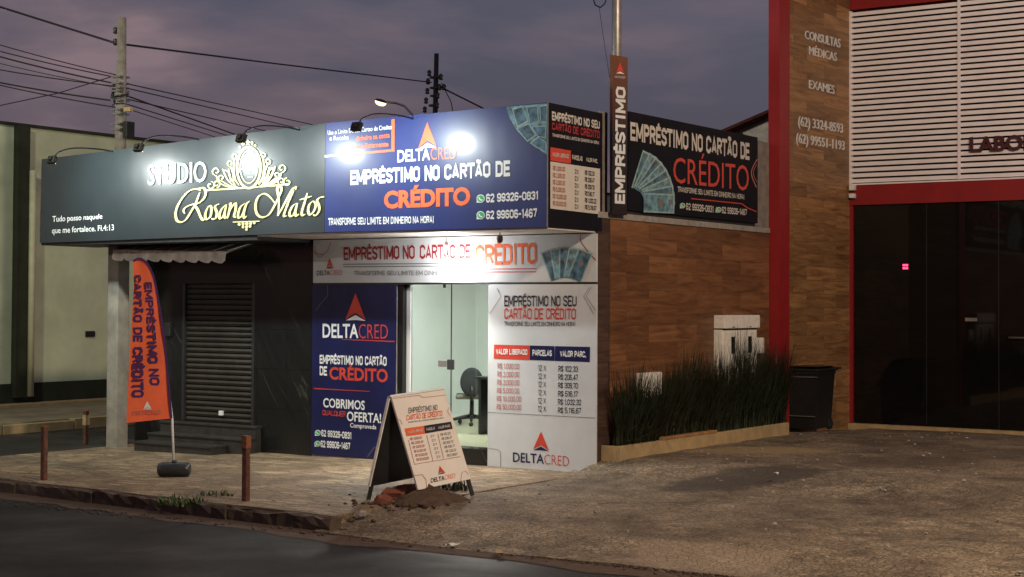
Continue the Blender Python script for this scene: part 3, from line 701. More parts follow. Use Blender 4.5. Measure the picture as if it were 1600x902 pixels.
# ================================================================== SIGNS
# studio fascia
st = thing('fascia_sign', (-5.5, -.977, 2.62), 'long dark studio fascia with raised white and gold lettering and an oval emblem', 'sign')
c = [FS.at(62, 380), FS.at(507.5, 363), FS.at(507, 193), FS.at(65, 249)]
c[1].x = c[2].x = -3.052
N_ = 20; mb = MB()
mb.prism(c, (0, .36, 0)); mb.build('sign_face', M['studio'], st)
words(st, FS, M['letter_white'], [('STUDIO', 231, 258, 289.5, 322, 252.5, 284, .0)], ext=.012, off=.016)
Q = lambda l: [(220+a/5.01, 200+b/5.01) for a, b in l]
mb = MB()
for s_ in [
    [(470, 490), (430, 478), (370, 500), (310, 570), (275, 650), (278, 715), (310, 738), (350, 720), (390, 660), (430, 590), (452, 530), (462, 505)],
    [(440, 476), (490, 470), (508, 500), (495, 550), (450, 590), (400, 600), (350, 622), (335, 650), (345, 672)],
    [(415, 595), (445, 640), (470, 700), (490, 722), (508, 705)],
    [(530, 612), (508, 660), (505, 700), (520, 715), (545, 690), (553, 640), (545, 612), (528, 614)],
    [(615, 595), (590, 605), (580, 625), (595, 660), (590, 700), (570, 715), (553, 708)],
    [(665, 602), (630, 640), (615, 690), (625, 710), (650, 680), (670, 612)], [(672, 600), (655, 670), (660, 705), (678, 692)],
    [(690, 598), (702, 592), (692, 650), (677, 710)], [(685, 672), (715, 615), (742, 590), (742, 640), (730, 690), (745, 700)],
    [(815, 590), (780, 620), (760, 680), (770, 705), (795, 680), (818, 612)], [(852, 572), (825, 600), (805, 670), (810, 705), (828, 690)],
    [(1050, 590), (1010, 540), (965, 515), (920, 540), (898, 600), (908, 670), (948, 700), (1000, 680), (1040, 620), (1080, 540), (1100, 490), (1095, 460), (1075, 456), (1068, 480), (1080, 560), (1078, 640), (1070, 690)],
    [(1072, 690), (1110, 620), (1155, 535), (1185, 482), (1214, 462), (1210, 482)], [(1198, 490), (1160, 570), (1130, 650), (1120, 690), (1145, 688)],
    [(1222, 590), (1190, 610), (1165, 660), (1170, 690), (1195, 680), (1222, 612)], [(1227, 588), (1210, 650), (1215, 690), (1238, 674)],
    [(1303, 510), (1283, 580), (1262, 650), (1264, 685), (1290, 674)], [(1242, 563), (1290, 550), (1338, 534)],
    [(1350, 570), (1320, 600), (1310, 650), (1325, 680), (1355, 650), (1370, 600), (1348, 572)],
    [(1437, 540), (1402, 545), (1380, 570), (1395, 610), (1395, 650), (1370, 685), (1348, 680)]]:
    stroke(mb, FS, Q(s_), 1.3, 4.2, pen=R(-28), off=.014)
r_ = mb.bm.faces[:]
mb.build('script_lettering', M['gold'], st)
# oval emblem with scrolls, stars and a pendant
mb = MB()
ov = [(845+92*math.cos(2*math.pi*k/28), 312+160*math.sin(2*math.pi*k/28)) for k in range(28)]
stroke(mb, FS, Q(ov), 3.6, off=.012, closed=True, n=2)
ov = [(845+66*math.cos(2*math.pi*k/24), 305+128*math.sin(2*math.pi*k/24)) for k in range(24)]
stroke(mb, FS, Q(ov), 1.2, off=.013, closed=True, n=2)
stroke(mb, FS, Q([(510, 488), (840, 470), (1162, 440)]), 2.2, off=.012, curve=False)
def spiral(x, y, r, a0, turns, sgn):
    return [(x+sgn*(r*(1-.72*k/22))*math.cos(a0+turns*2*math.pi*k/22), y+(r*(1-.72*k/22))*math.sin(a0+turns*2*math.pi*k/22)) for k in range(23)]
def mir(l):   # mirrored about the emblem's axis, following the slope of its base line
    return [(1690-a+2, b-.148*(845-a)*.5-.02*abs(845-a)) for a, b in l]
for base_ in ([spiral(590, 340, 34, 1.6, 1.1, 1)], [spiral(545, 452, 34, -1.5, 1.1, 1)], [spiral(630, 390, 26, 1.5, 1.1, 1)], [spiral(700, 278, 26, 1.5, 1.1, 1)], [spiral(738, 222, 24, 1.5, 1.1, 1)], [spiral(592, 440, 30, 1.6, 1.2, -1)]):
    for l in base_:
        stroke(mb, FS, Q(l), 1.1, 2.2, off=.012, n=2); stroke(mb, FS, Q(mir(l)), 1.1, 2.2, off=.012, n=2)
for l in ([(590, 374), (620, 430), (690, 462), (780, 470)], [(640, 320), (665, 380), (700, 430), (760, 465)], [(625, 410), (680, 445), (740, 468)], [(686, 320), (700, 390), (740, 445)], [(735, 246), (728, 320), (738, 400), (770, 450)], [(700, 300), (722, 350), (728, 420)], [(655, 330), (690, 350), (705, 420)]):
    stroke(mb, FS, Q(l), 1.4, 3.4, off=.012, n=4); stroke(mb, FS, Q(mir(l)), 1.4, 3.4, off=.012, n=4)
sx0, sy0 = 838, 115
poly(mb, FS, Q([(sx0+(24 if k % 2 == 0 else 10)*math.sin(math.pi*k/5), sy0-(26 if k % 2 == 0 else 11)*math.cos(math.pi*k/5)) for k in range(10)]), .012)
for a, b, r_ in ((800, 125, 2.2), (775, 150, 1.8), (870, 118, 2.2), (895, 138, 1.8)): disc(mb, FS, *Q([(a, b)])[0], r_, .012)
stroke(mb, FS, Q([(765, 318), (800, 322), (855, 348)]), 1.4, off=.012); disc(mb, FS, *Q([(772, 340)])[0], 1.6, .012)
stroke(mb, FS, Q([(835, 384), (880, 384)]), 1.6, off=.012, curve=False)
stroke(mb, FS, Q([(720, 738), (930, 730)]), 1.6, off=.012, curve=False)
for a, b, r_ in ((770, 755, 2.6), (800, 752, 2.6), (830, 750, 2.8), (860, 748, 2.6), (888, 744, 2.4), (800, 775, 2.4), (828, 774, 2.6), (855, 770, 2.4), (827, 795, 2.2)): disc(mb, FS, *Q([(a, b)])[0], r_, .012, n=6)
mb.build('oval_emblem', M['gold'], st)
words(st, FS, M['letter_white'], [('Tudo posso naquele', 82, 338, 347, 160, 334, 342, .012), ('que me fortalece. Fl.4:13', 81, 356, 365, 178, 351, 360, .012)])

# blue fascia with its end panel
bl = thing('fascia_sign', (-1.5, -.977, 2.64), 'navy blue credit fascia with white phone numbers, banknotes and orange CRÉDITO', 'sign')
c = [FS.at(508, 363), FS.at(855, 355), FS.at(857, 160), FS.at(507, 193)]
c[0].x = c[3].x = -3.048; c[1].x = c[2].x = 0
mb = MB(); mb.prism(c, (0, .30, 0)); mb.build('sign_face', M['navy_lit'], bl)
c2 = [Vector((0, -.676, c[1].z)), Vector((0, .13, c[1].z)), Vector((0, .13, 3.945)), Vector((0, -.676, c[2].z))]
mb = MB(); mb.prism(c2, (-.05, 0, 0)); mb.prism([Vector((.004, -.975, c[1].z)), Vector((.004, .132, c[1].z)), Vector((.004, .132, 3.945)), Vector((.004, -.975, c[2].z))], (-.0035, 0, 0))
ep = mb.build('end_panel', M['blackprint'], bl)
mb = MB(); mb.box(-.003, .008, -.985, -.974, c[1].z-.004, c[2].z+.004); mb.build('corner_trim', M['greyink'], bl)
W = M['letter_white']
words(bl, FS, W, [H('Use o Limite Do seu Cartao de Credito', 512, 612, 204, 211, 195, 202, .01), H('e Receba', 515, 545, 213, 220, 211, 218, .01)])
words(bl, FS, M['orange'], [H('dinheiro na conta', 556, 609, 213, 221, 207, 215, .03), H('imediatamente', 556, 607, 225, 233, 221, 229, .03)], name='red_lettering')
mb = MB(); poly(mb, FS, [(611.5, 187), (616.5, 186), (616.5, 237), (611.5, 237)]); poly(mb, FS, [(560, 238.5), (611.4, 233.5), (611.4, 237), (560, 242)]); mb.build('corner_rule', M['orange'], bl)
mb = MB(); poly(mb, FS, [(507.5, 243), (559.8, 238.5), (559.8, 241.9), (507.5, 246)]); mb.build('white_rule', W, bl)
arrow(bl, FS, 667.5, 191, 654, 231, 682, 228.5, M['orange'], W)
words(bl, FS, W, [H('DELTA', 621, 672, 235, 254, 231.5, 250, .02)])
words(bl, FS, M['orange'], [H('CRED', 673, 713, 231.5, 250, 229, 248, -.005)], name='red_lettering')
words(bl, FS, W, [H('EMPRÉSTIMO NO CARTÃO DE', 547.5, 797, 266.5, 289.5, 250.5, 275.5, .035)])
words(bl, FS, M['orange'], [H('CRÉDITO', 600, 735, 299, 326.5, 292, 321, .045)], name='red_lettering')
words(bl, FS, W, [H('62 99326-0831', 759.5, 841, 303, 317, 298.5, 312, .03), H('62 99606-1467', 759.5, 839, 329.5, 343, 325.5, 340, .03), H(TR_, 513, 678, 341, 352.5, 337.5, 348.5, .02)])
phone_icon(bl, FS, 751, 310.5, 6.5); phone_icon(bl, FS, 751, 336.5, 6.5)
# banknote print in the corner, clipped by the sign's edge
mb = MB(); poly(mb, FS, [(790.5, 167.5), (856, 161.3), (854.5, 242), (836, 231), (809, 206), (797, 186)], .003); f_ = mb.build('banknote_fan', M['note'], bl)
mb = MB()
mbe = MB(); kq = 0
for p in ([(800, 170), (816, 165), (826, 190), (808, 200)], [(822, 166), (840, 164), (842, 190), (828, 196)], [(843, 165), (855, 163), (854, 192), (845, 192)], [(806, 201), (826, 192), (838, 212), (824, 222)], [(830, 198), (854, 196), (853, 216), (840, 214)], [(828, 224), (840, 214), (854, 222), (854, 240)]):
    cx_ = sum(a for a, b in p)/4; cy_ = sum(b for a, b in p)/4
    poly(mbe, FS, p, .0045+.0012*kq); poly(mb, FS, [(cx_+(a-cx_)*.84, cy_+(b-cy_)*.84) for a, b in p], .0049+.0012*kq); kq += 1
mbe.build('banknote_edges', M['noteedge'], f_)
mb.build('banknotes', M['noteb'], f_)
# end panel print
E_ = PX(.004)
words(bl, E_, M['offwhite'], [H('EMPRÉSTIMO NO SEU', 862.5, 937, 174, 188, 189, 202, .03), H(TR_, 863, 936, 208.5, 213.5, 221, 226, .01)])
words(bl, E_, M['darkred'], [H('CARTÃO DE CRÉDITO', 862.5, 937, 191, 203, 204.5, 217, .03)], name='red_lettering')
mb = MB(); poly(mb, E_, [(860, 230), (892, 235.7), (892, 256), (860, 251)]); mb.build('red_header', M['red'], bl)
words(bl, E_, M['offwhite'], [H('VALOR LIBERADO', 863, 889, 238, 244, 241.5, 248, .02), H('PARCELAS', 894, 910, 242, 249.5, 244.5, 252, .02), H('VALOR PARC.', 916, 934, 246, 252.5, 249, 255.5, .02)], off=.006)
mb = MB(); poly(mb, E_, [(860, 252.5), (937.5, 264), (937.5, 335), (860, 326)]); mb.build('price_table', M['offwhite'], bl)
words(bl, E_, M['paleink'], [H(s, 864, 883+(2 if i > 3 else 0), 259+i*10.95, 266.5+i*10.95, 261+i*10.95, 268.5+i*10.95, .02) for i, s in enumerate(VAL)], off=.006, name='price_entry')
words(bl, E_, M['ink'], [H('12 X', 898, 904, 264+i*10.95, 271.5+i*10.95, 265+i*10.95, 272.5+i*10.95, .01) for i in range(6)] + [H(s, 914, 929+(3 if i > 3 else 0), 266+i*10.8, 273.5+i*10.8, 268+i*10.8, 275.5+i*10.8, .02) for i, s in enumerate(PAR)], off=.006, name='price_entry')

# white banner over the door
bn = thing('banner_sign', (-2.02, -.01, 2.09), 'long white credit banner over the glass door lit by a bare bulb', 'sign')
mb = MB(); mb.box(-4.062, .025, -.014, .009, 2.083, 2.612, .003); mb.build('banner_sheet', M['white'], bn)
B_ = PY(-.014)
words(bn, B_, M['darkred'], [H('EMPRÉSTIMO NO', 537, 648, 386.5, 407, 383, 405, .012), H('CARTÃO DE', 656, 735, 383, 405, 381.5, 404, .012)], name='red_lettering')
words(bn, B_, M['orange'], [H('~CRÉDITO', 743, 838, 383, 415.5, 379.5, 412.5, .012)], name='red_lettering')
words(bn, B_, M['greyink'], [H(TR_, 553, 740, 423.5, 430.5, 422.5, 430, .0)])
mb = MB(); poly(mb, B_, [(536, 412.3), (712, 411), (712, 412.6), (536, 413.9)]); poly(mb, B_, [(536, 416.3), (712, 415), (712, 416.6), (536, 417.9)]); mb.build('rule_line', M['greyink'], bn)
mb = MB(); poly(mb, B_, [(733, 420), (838, 419.3), (838, 421), (733, 421.7)]); poly(mb, B_, [(738, 424.6), (838, 424), (838, 425.7), (738, 426.3)]); mb.build('rule_line', M['red'], bn)
arrow(bn, B_, 515, 403.5, 509.5, 419.5, 521, 419, M['red'], M['ink'])
words(bn, B_, M['ink'], [H('DELTA', 495, 515, 423, 430.5, 422.5, 430.2, .01)]); words(bn, B_, M['red'], [H('CRED', 515.5, 535, 422.5, 430.2, 422, 430, -.01)], name='red_lettering')
notes(bn, B_, 884, 470, 36, 84, -110, -68, 5)
mb = MB()
stroke(mb, B_, [(491, 385), (494, 395), (503, 398), (512, 391), (517, 378)], .8); stroke(mb, B_, [(491, 393), (498, 402), (506, 398)], .7)
stroke(mb, B_, [(907, 367), (907, 376), (914, 387), (922, 397), (931, 407)], 1.2); mb.build('corner_flourish', M['darkred'], bn)
mb = MB(); mb.box(-4.06, .02, -.008, .009, 2.06, 2.081); mb.build('bottom_rail', M['darkmetal'], bn)

# navy panel left of the door
np_ = thing('panel_sign', (-3.42, -.01, .0), 'tall navy panel left of the glass door reading COBRIMOS OFERTA', 'sign')
mb = MB(); mb.box(-4.07, -2.765, -.014, .008, -.03, 2.058, .003); mb.build('panel_sheet', M['navy'], np_)
arrow(np_, B_, 555.5, 458, 540, 499, 571, 499.5, M['red'], W)
words(np_, B_, W, [H('DELTA', 504, 560, 506, 528, 506.5, 528.7, .02)]); words(np_, B_, M['red'], [H('CRED', 560.5, 606, 506.7, 528.7, 507.5, 529.5, -.01)], name='red_lettering')
words(np_, B_, W, [H('EMPRÉSTIMO NO CARTÃO', 499.5, 604, 554.5, 568.5, 557.5, 572.5, .03), H('DE', 499.5, 511, 572, 586.5, 572.6, 587.5, .03)])
words(np_, B_, M['red'], [H('CRÉDITO', 514.5, 606, 573.5, 593, 577, 598, .03), H('QUALQUER', 504, 540, 640.5, 649, 643, 651.5, .01)], name='red_lettering')
words(np_, B_, W, [H('COBRIMOS', 505, 570, 622, 636.5, 626.5, 641, .02), H('OFERTA!', 542, 595.5, 643, 658, 646.5, 661.5, .02), H('Comprovada', 547, 588, 661, 668, 664, 671, .015), H('62 99326-0831', 502, 549, 671.5, 682, 675.5, 686.5, .03), H('62 99606-1467', 501, 547, 688, 699, 692, 703, .03)])
phone_icon(np_, B_, 496.5, 676.5, 4.6); phone_icon(np_, B_, 496, 693.5, 4.6)
mb = MB(); poly(mb, B_, [(535, 530.2), (617, 533), (617, 534.6), (535, 531)]); poly(mb, B_, [(490, 606.4), (578, 611.5), (578, 612.2), (490, 608)]); mb.build('rule_line', M['red'], np_)
mb = MB(); stroke(mb, B_, [(574, 714), (585, 699), (588, 699), (596, 712)], .9, curve=False); stroke(mb, B_, [(493, 486), (500, 476), (512, 462), (512, 446)], .8, curve=False); mb.build('corner_flourish', M['greyink'], np_)

# white price panel right of the door
wp = thing('panel_sign', (-.7, -.01, .0), 'tall white loan price panel right of the glass door', 'sign')
mb = MB(); mb.box(-1.417, .027, -.014, .008, -.015, 2.058, .003); mb.build('panel_sheet', M['white'], wp)
words(wp, B_, M['ink'], [H('EMPRÉSTIMO NO SEU', 788, 901, 462, 479, 462, 479, .005), H(TR_, 788, 899, 502.5, 509.5, 503, 510, -.005)])
words(wp, B_, M['red'], [H('CARTÃO DE CRÉDITO', 788, 900, 481.5, 499, 482, 499.5, .0)], name='red_lettering')
mb = MB(); poly(mb, B_, [(772, 538.7), (827.7, 540), (827.7, 562.5), (771.5, 560.3)]); mb.build('red_header', M['red'], wp)
mb = MB(); poly(mb, B_, [(828.2, 540), (866.5, 541), (866.5, 564), (828, 562.6)]); poly(mb, B_, [(867.3, 541), (922, 542.3), (921.5, 566), (867, 564)]); mb.build('navy_header', M['navy'], wp)
words(wp, B_, W, [H('VALOR LIBERADO', 775, 824, 545, 554, 546, 555, .03), H('PARCELAS', 832, 862, 546.5, 556, 547.3, 557, .03), H('VALOR PARC.', 875, 916, 547.8, 557.5, 549, 559, .03)], off=.007)
words(wp, B_, M['paleink'], [H(s, 777.5-i*.3, 811.5+(3 if i > 3 else 0), 567.5+i*12.8, 576+i*12.8, 568.5+i*12.8, 577+i*12.8, .0) for i, s in enumerate(VAL)], name='price_entry')
words(wp, B_, M['ink'], [H('12 X', 841-i*.1, 853, 570.5+i*12.75, 579.5+i*12.75, 571+i*12.75, 580+i*12.75, -.01) for i in range(6)] + [H(s, 872.5-i*.15, 903+(5 if i > 3 else 0), 571.7+i*13, 580.7+i*13, 572.5+i*13, 581.5+i*13, .0) for i, s in enumerate(PAR)], name='price_entry')
arrow(wp, B_, 845.3, 674, 833, 702, 857.5, 704, M['red'], M['navy'])
words(wp, B_, M['navy'], [H('DELTA', 801.5, 850, 707, 722, 710, 725, .015)]); words(wp, B_, M['red'], [H('CRED', 850.5, 889, 710, 725, 713.5, 729, -.012)], name='red_lettering')
mb = MB(); poly(mb, B_, [(761, 644), (930, 653), (930, 653.8), (761, 644.8)])
for l in ([(765, 490), (783, 463), (776, 450)], [(928, 491), (912, 463), (921, 449)], [(931, 486), (916, 463), (924, 449)], [(763, 701), (777, 702.5), (782, 706), (782, 731)], [(893, 737), (899, 734.5), (903, 737)]): stroke(mb, B_, l, .7, curve=False)
mb.build('corner_flourish', M['greyink'], wp)

# long sign over the side wall
ls = thing('hoarding_sign', (.02, 2.4, 2.87), 'wide black loan hoarding standing on the brown side wall', 'sign')
X2 = PX(.03)
c = [X2.at(981, 328.5), X2.at(1184, 349), X2.at(1184, 215), X2.at(983, 174)]
mb = MB(); mb.prism(c, (-.03, 0, 0)); mb.build('sign_face', M['blackprint'], ls)
mb = MB(); mb.box(-.06, .0, c[0].y+.02, c[1].y-.02, 2.862, 2.93); mb.box(-.06, -.002, 1.3, 1.36, 2.93, 3.9); mb.box(-.06, -.002, 3.5, 3.56, 2.93, 3.9); mb.build('frame', M['darkmetal'], ls)
words(ls, X2, M['offwhite'], [H('EMPRÉSTIMO NO CARTÃO DE', 985, 1171, 190.5, 219.5, 224, 250.5, .03), H(TR_, 1059, 1163, 291.5, 300, 304, 312, .01), H('62 99326-0831 /', 1072, 1120, 317, 328, 322.5, 333, .02), H('62 99606-1467', 1128, 1167, 323, 333.5, 327, 337, .02)])
words(ls, X2, M['red'], [H('CRÉDITO', 1052, 1170, 246, 285, 259.5, 298.5, .0)], name='red_lettering')
phone_icon(ls, X2, 1066.5, 321.5, 4.2); phone_icon(ls, X2, 1123, 328, 4.2)
mb = MB(); stroke(mb, X2, [(1080, 310.5), (1159, 318.5), (1168, 325), (1182, 331)], 1.6, curve=False); mb.build('rule_line', M['red'], ls)
mb = MB(); stroke(mb, X2, [(1183, 249), (1174, 270), (1182, 293)], 1.4); stroke(mb, X2, [(1182, 257), (1177, 271), (1183, 285)], .8); mb.build('corner_flourish', M['paleink'], ls)
notes(ls, X2, 992, 316, 14, 62, -68, 2, 8, sy=1.32)
# upright sign and steel post
X3 = PX(.085)
m_, t_, b_ = base_mat('lamplit_top_black_print', .4)  # warm lamplight on the sign's top, painted into its colour by height
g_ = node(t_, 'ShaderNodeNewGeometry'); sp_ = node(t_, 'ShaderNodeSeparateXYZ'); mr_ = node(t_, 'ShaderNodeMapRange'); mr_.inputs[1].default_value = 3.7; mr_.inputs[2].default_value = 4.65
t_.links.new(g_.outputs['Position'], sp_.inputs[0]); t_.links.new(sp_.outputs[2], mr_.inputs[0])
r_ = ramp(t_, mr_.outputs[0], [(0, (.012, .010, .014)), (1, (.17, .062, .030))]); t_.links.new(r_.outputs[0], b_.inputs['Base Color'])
vsn = thing('blade_sign', (.07, .5, 2.85), 'narrow upright dark sign reading EMPRÉSTIMO fixed to the steel post', 'sign')
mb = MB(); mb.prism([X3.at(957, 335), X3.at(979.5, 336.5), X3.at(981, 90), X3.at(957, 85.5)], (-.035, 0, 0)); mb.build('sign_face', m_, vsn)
mb = MB(); write(mb, X3, '~EMPRÉSTIMO', [(976.5, 319), (977.5, 137), (960.5, 318), (962, 135)], .004, .04, turn=1); mb.build('lettering', W, vsn)
arrow(vsn, X3, 968.8, 97, 962.5, 114, 976, 115.5, M['red'], W)
words(vsn, X3, M['offwhite'], [H('DELTACRED', 960.5, 977, 118.5, 122, 119.5, 123, .01)])
pp = X2.at(962, 60)
po = thing('steel_post', (.0, .44, 2.86), 'grey galvanised service post rising behind the upright sign', 'post')
mb = MB(); mb.tube([(.0, .44, 2.862), (.0, .44, 5.0), (.0, .44, 6.6)], [.058, .055, .05], 14); mb.build('pole', M['steel'], po)
mb = MB(); mb.box(-.03, .05, .40, .48, 4.2, 4.23); mb.box(-.03, .05, .40, .48, 3.2, 3.23); mb.build('bracket', M['steel'], po)

# ================================================================== FLOOD LAMPS ON ARMS
roots = [(176, 232), (310, 213), (468, 198), (645, 180)]
labels = ['leftmost flood lamp on a curved arm above the dark studio fascia', 'flood lamp on a curved arm above the word STUDIO', 'flood lamp on a curved arm above the gold emblem side of the studio fascia', 'flood lamp on a curved arm above the navy credit fascia']
for (x, y), lb in zip(roots, labels):
    r_ = FS.at(x, y); r_.y = -.8; z0 = r_.z-.03
    t = thing('flood_lamp', (r_.x, -.8, z0), lb, 'lamp', 'flood lamps on arms over the fascia signs')
    mb = MB(); mb.tube(catmull([(0, 0)], 1) and [(r_.x, -.8+a, z0+b) for a, b in catmull([(0, -.06), (-.1, -.02), (-.4, -.0), (-.8, -.02), (-1.04, -.09), (-1.10, -.15)], 5)], .010, 8); mb.build('arm', M['plastic'], t)
    mt = Matrix.Translation((r_.x, -1.95, z0-.19)) @ Matrix.Rotation(R(-22), 4, 'X')
    mb = MB(); mb.box(-.062, .062, -.02, .032, -.048, .048, .008, mt); mb.box(-.02, .02, -.04, -.02, -.02, .03, .006, mt); h_ = mb.build('lamp_housing', M['plastic'], t)
    mb = MB(); mb.face([mt @ Vector(p) for p in ((-.055, .034, -.042), (-.055, .034, .042), (.055, .034, .042), (.055, .034, -.042))]); mb.build('lamp_lens', M['lamp'], h_)
# bulb under the soffit, and the sensor on its flex
q = PY(-.30).at(697, 414)
t = thing('pendant_bulb', (q.x, q.y, 2.62), 'glowing white bulb hanging in front of the door banner', 'lamp')
mb = MB(); mb.tube([(q.x, q.y, 2.623), (q.x, q.y, q.z+.08)], .007, 8); mb.lathe((q.x, q.y, q.z+.058), [(.022, 0), (.026, .006), (.024, .03), (.012, .036)], 14); mb.build('lamp_holder', M['letter_white'], t)
mb = MB(); mb.lathe(q, [(.01, -.068), (.035, -.058), (.06, -.03), (.068, 0), (.06, .03), (.036, .052), (.022, .062)], 18); mb.build('bulb', M['bulb'], t)
light('bulb_light', 'SPOT', (q.x, q.y, q.z-.09), 230, (1, .95, .84), (q.x+.1, q.y-.9, 0), spot_size=R(128), spot_blend=.9, shadow_soft_size=.06)
q = PY(-.5).at(781, 373)
t = thing('ceiling_sensor', (q.x, q.y, 2.62), 'small dark ball hanging on a flex below the soffit', 'sensor')
mb = MB(); mb.tube([(q.x, q.y, 2.623), (q.x, q.y, q.z+.03)], .006, 6); mb.build('flex', M['cable'], t)
mb = MB(); mb.lathe(q, [(.008, -.05), (.03, -.035), (.036, 0), (.03, .025), (.01, .04)], 14); mb.build('ball', M['polecon'], t)

# ================================================================== LABORATORY
LX, LY = -.40, 8.25
lab = thing('laboratory_building', (2, LY, 0), 'tall laboratory with red frame, cream louvre facade and black glass front', 'building')
LP = PX(LX); LF = PY(LY)
mb = MB(); mb.box(-.02, .14, 4.475, 4.80, -.2, 9); mb.build('red_column', M['redpaint'], lab)
mb = MB(); mb.box(LX-.05, LX, 5.75, LY-.002, -.2, 9); mb.build('wood_wall', M['wood_lab'], lab)
mb = MB(); mb.prism([(.02, 4.805, -.2), (.12, 4.805, -.2), (LX, 5.745, -.2), (LX-.05, 5.745, -.2)], (0, 0, 9.2)); mb.build('return_wall', M['wood_lab'], lab)
zt = LF.at(1335, 18).z; zb = LF.at(1332, 287).z; zg = LF.at(1333, 321).z; zs_ = LF.at(1307, 659.5).z
mb = MB(); mb.box(LX-.2, 16, LY+.35, LY+.5, -.2, 9); mb.build('rear_panel', M['void'], lab)
mb = MB(); mb.box(LX, 16, LY-.03, LY+.3, zt+.02, 9); mb.build('red_header', M['redpaint'], lab)
mb = MB(); mb.box(LX, 16, LY-.04, LY+.3, zg, zb-.01); mb.build('red_beam', M['redpaint'], lab)
mb = MB(); mb.box(LX, LX+.05, LY-.03, LY+.2, zs_, zg-.002); mb.build('red_jamb', M['redpaint'], lab)
n = 31; dz = (zt-zb)/n; mb = MB()
for i in range(n):
    z0 = zb+i*dz; mt = Matrix.Translation((0, LY-.02, z0+dz*.40)) @ Matrix.Rotation(R(-4), 4, 'X')
    mb.box(LX+.02, 15, -.008, .008, -dz*.33, dz*.33, 0, mt)
lv = mb.build('louvre', M['louvre'], lab)
mb = MB()
for px_ in (1500, 1664, 1828, 1990): 
    q = LF.at(px_, 150).x; mb.box(q-.02, q+.02, LY-.055, LY-.03, zb, zt)
mb.box(LX, LX+.03, LY-.045, LY+.05, zb-.005, zt); mb.box(LX, 15, LY-.05, LY+.04, zb-.03, zb-.008)
mb.build('louvre_frame', M['louvre'], lv)
# black glass: three panes and a door
xs = [LX+.055, LF.at(1447, 500).x, LF.at(1560, 500).x, LF.at(1700, 500).x, 9, 15]
for a, b in zip(xs, xs[1:]):
    mb = MB(); mb.box(a+.002, b-.002, LY+.02, LY+.032, zs_, zg-.004); mb.build('glass_pane', M['darkglass'], lab)
mb = MB()
for a in xs[1:-1]: mb.box(a-.005, a+.005, LY+.018, LY+.04, zs_, zg-.004)
mb.build('glass_frame', M['darkmetal'], lab)
mb = MB(); mb.box(LX, 15, LY-.10, LY+.3, -.2, zs_-.003, .004); mb.build('base_course', M['yellowrender'], lab)
q = LF.at(1590, 528); mb = MB(); mb.tube([(q.x-.12, LY-.03, q.z), (q.x+.6, LY-.03, q.z)], .016, 10); mb.tube([(q.x-.1, LY-.03, q.z), (q.x-.1, LY+.019, q.z)], .01, 8); mb.build('door_handle', M['steel'], lab)
q = LF.at(1413.5, 418); mb = MB()
for i, (a, b) in enumerate(((-.03, .02), (-.03, -.025), (.012, .02), (.012, -.025))): mb.box(q.x+a, q.x+a+.035, LY+.004, LY+.012, q.z+b, q.z+b+.028)
mb.build('red_display', M['redled'], lab)
q = LF.at(1517, 499.5); mb = MB(); mb.box(q.x-.09, q.x+.09, LY+.012, LY+.017, q.z-.025, q.z+.025); mb.build('door_label', M['polecon'], lab)
words(lab, LP, M['letter_white'], [H('CONSULTAS', 1258.5, 1313.5, 47.5, 60.5, 61.5, 75, .0), H('MÉDICAS', 1265, 1308, 72.5, 85, 83, 96, .0), H('EXAMES', 1265, 1304.5, 125, 138, 134, 147.5, .0),
    H('(62) 3324-8593', 1248, 1317.5, 181.5, 196.5, 194, 208, .0), H('(62) 99551-1193', 1245, 1320, 208, 223, 221, 235, .0)], ext=.012, off=.016)
LF2 = PY(LY-.06)
words(lab, LF2, plain('dark_red_letter', (.06, .010, .014), .5), [H('LABORATÓRIO', 1515, 1752, 214.5, 237.5, 203, 229, .03)], ext=.02, off=.022)
for y0, y1, nm, mt_ in ((289, 298, 'junction_box', 'whitepaint'), (303, 310, 'camera_eye', 'letter_white')):
    a = PY(LY-.06).at(1333, y0); b = PY(LY-.06).at(1333, y1); mb = MB()
    mb.box(a.x-.045, a.x+.045, LY-.13, LY-.042, b.z, a.z, .01); mb.build(nm, M[mt_], lab)

# neighbour's gable behind the side wall
G = PY(10.5)
nb = thing('neighbour_roof', (G.at(1180, 220).x, 10.5, 3), 'low gable roof with pale metal sheet peeping over the hoarding', 'roof')
a = [G.at(1120, 216), G.at(1212, 176), G.at(1240, 176), G.at(1240, 260), G.at(1120, 260)]
a[3].z = a[4].z = -.2
mb = MB(); mb.prism(a, (0, 4, 0)); mb.build('gable_wall', M['concrete'], nb)
mb = MB(); a = [G.at(1112, 217), G.at(1212, 174), G.at(1212, 178.5), G.at(1116, 220)]; mb.prism([p+Vector((0, -.3, 0)) for p in a], (0, 4.4, 0)); mb.build('roof_sheet', M['brick'], nb)
G2 = PY(8.7); mb = MB(); a = [G2.at(1160, 208), G2.at(1206, 188), G2.at(1212, 224), G2.at(1180, 224)]; mb.prism(a, (0, .9, .1)); mb.build('metal_sheet', M['steel'], nb)

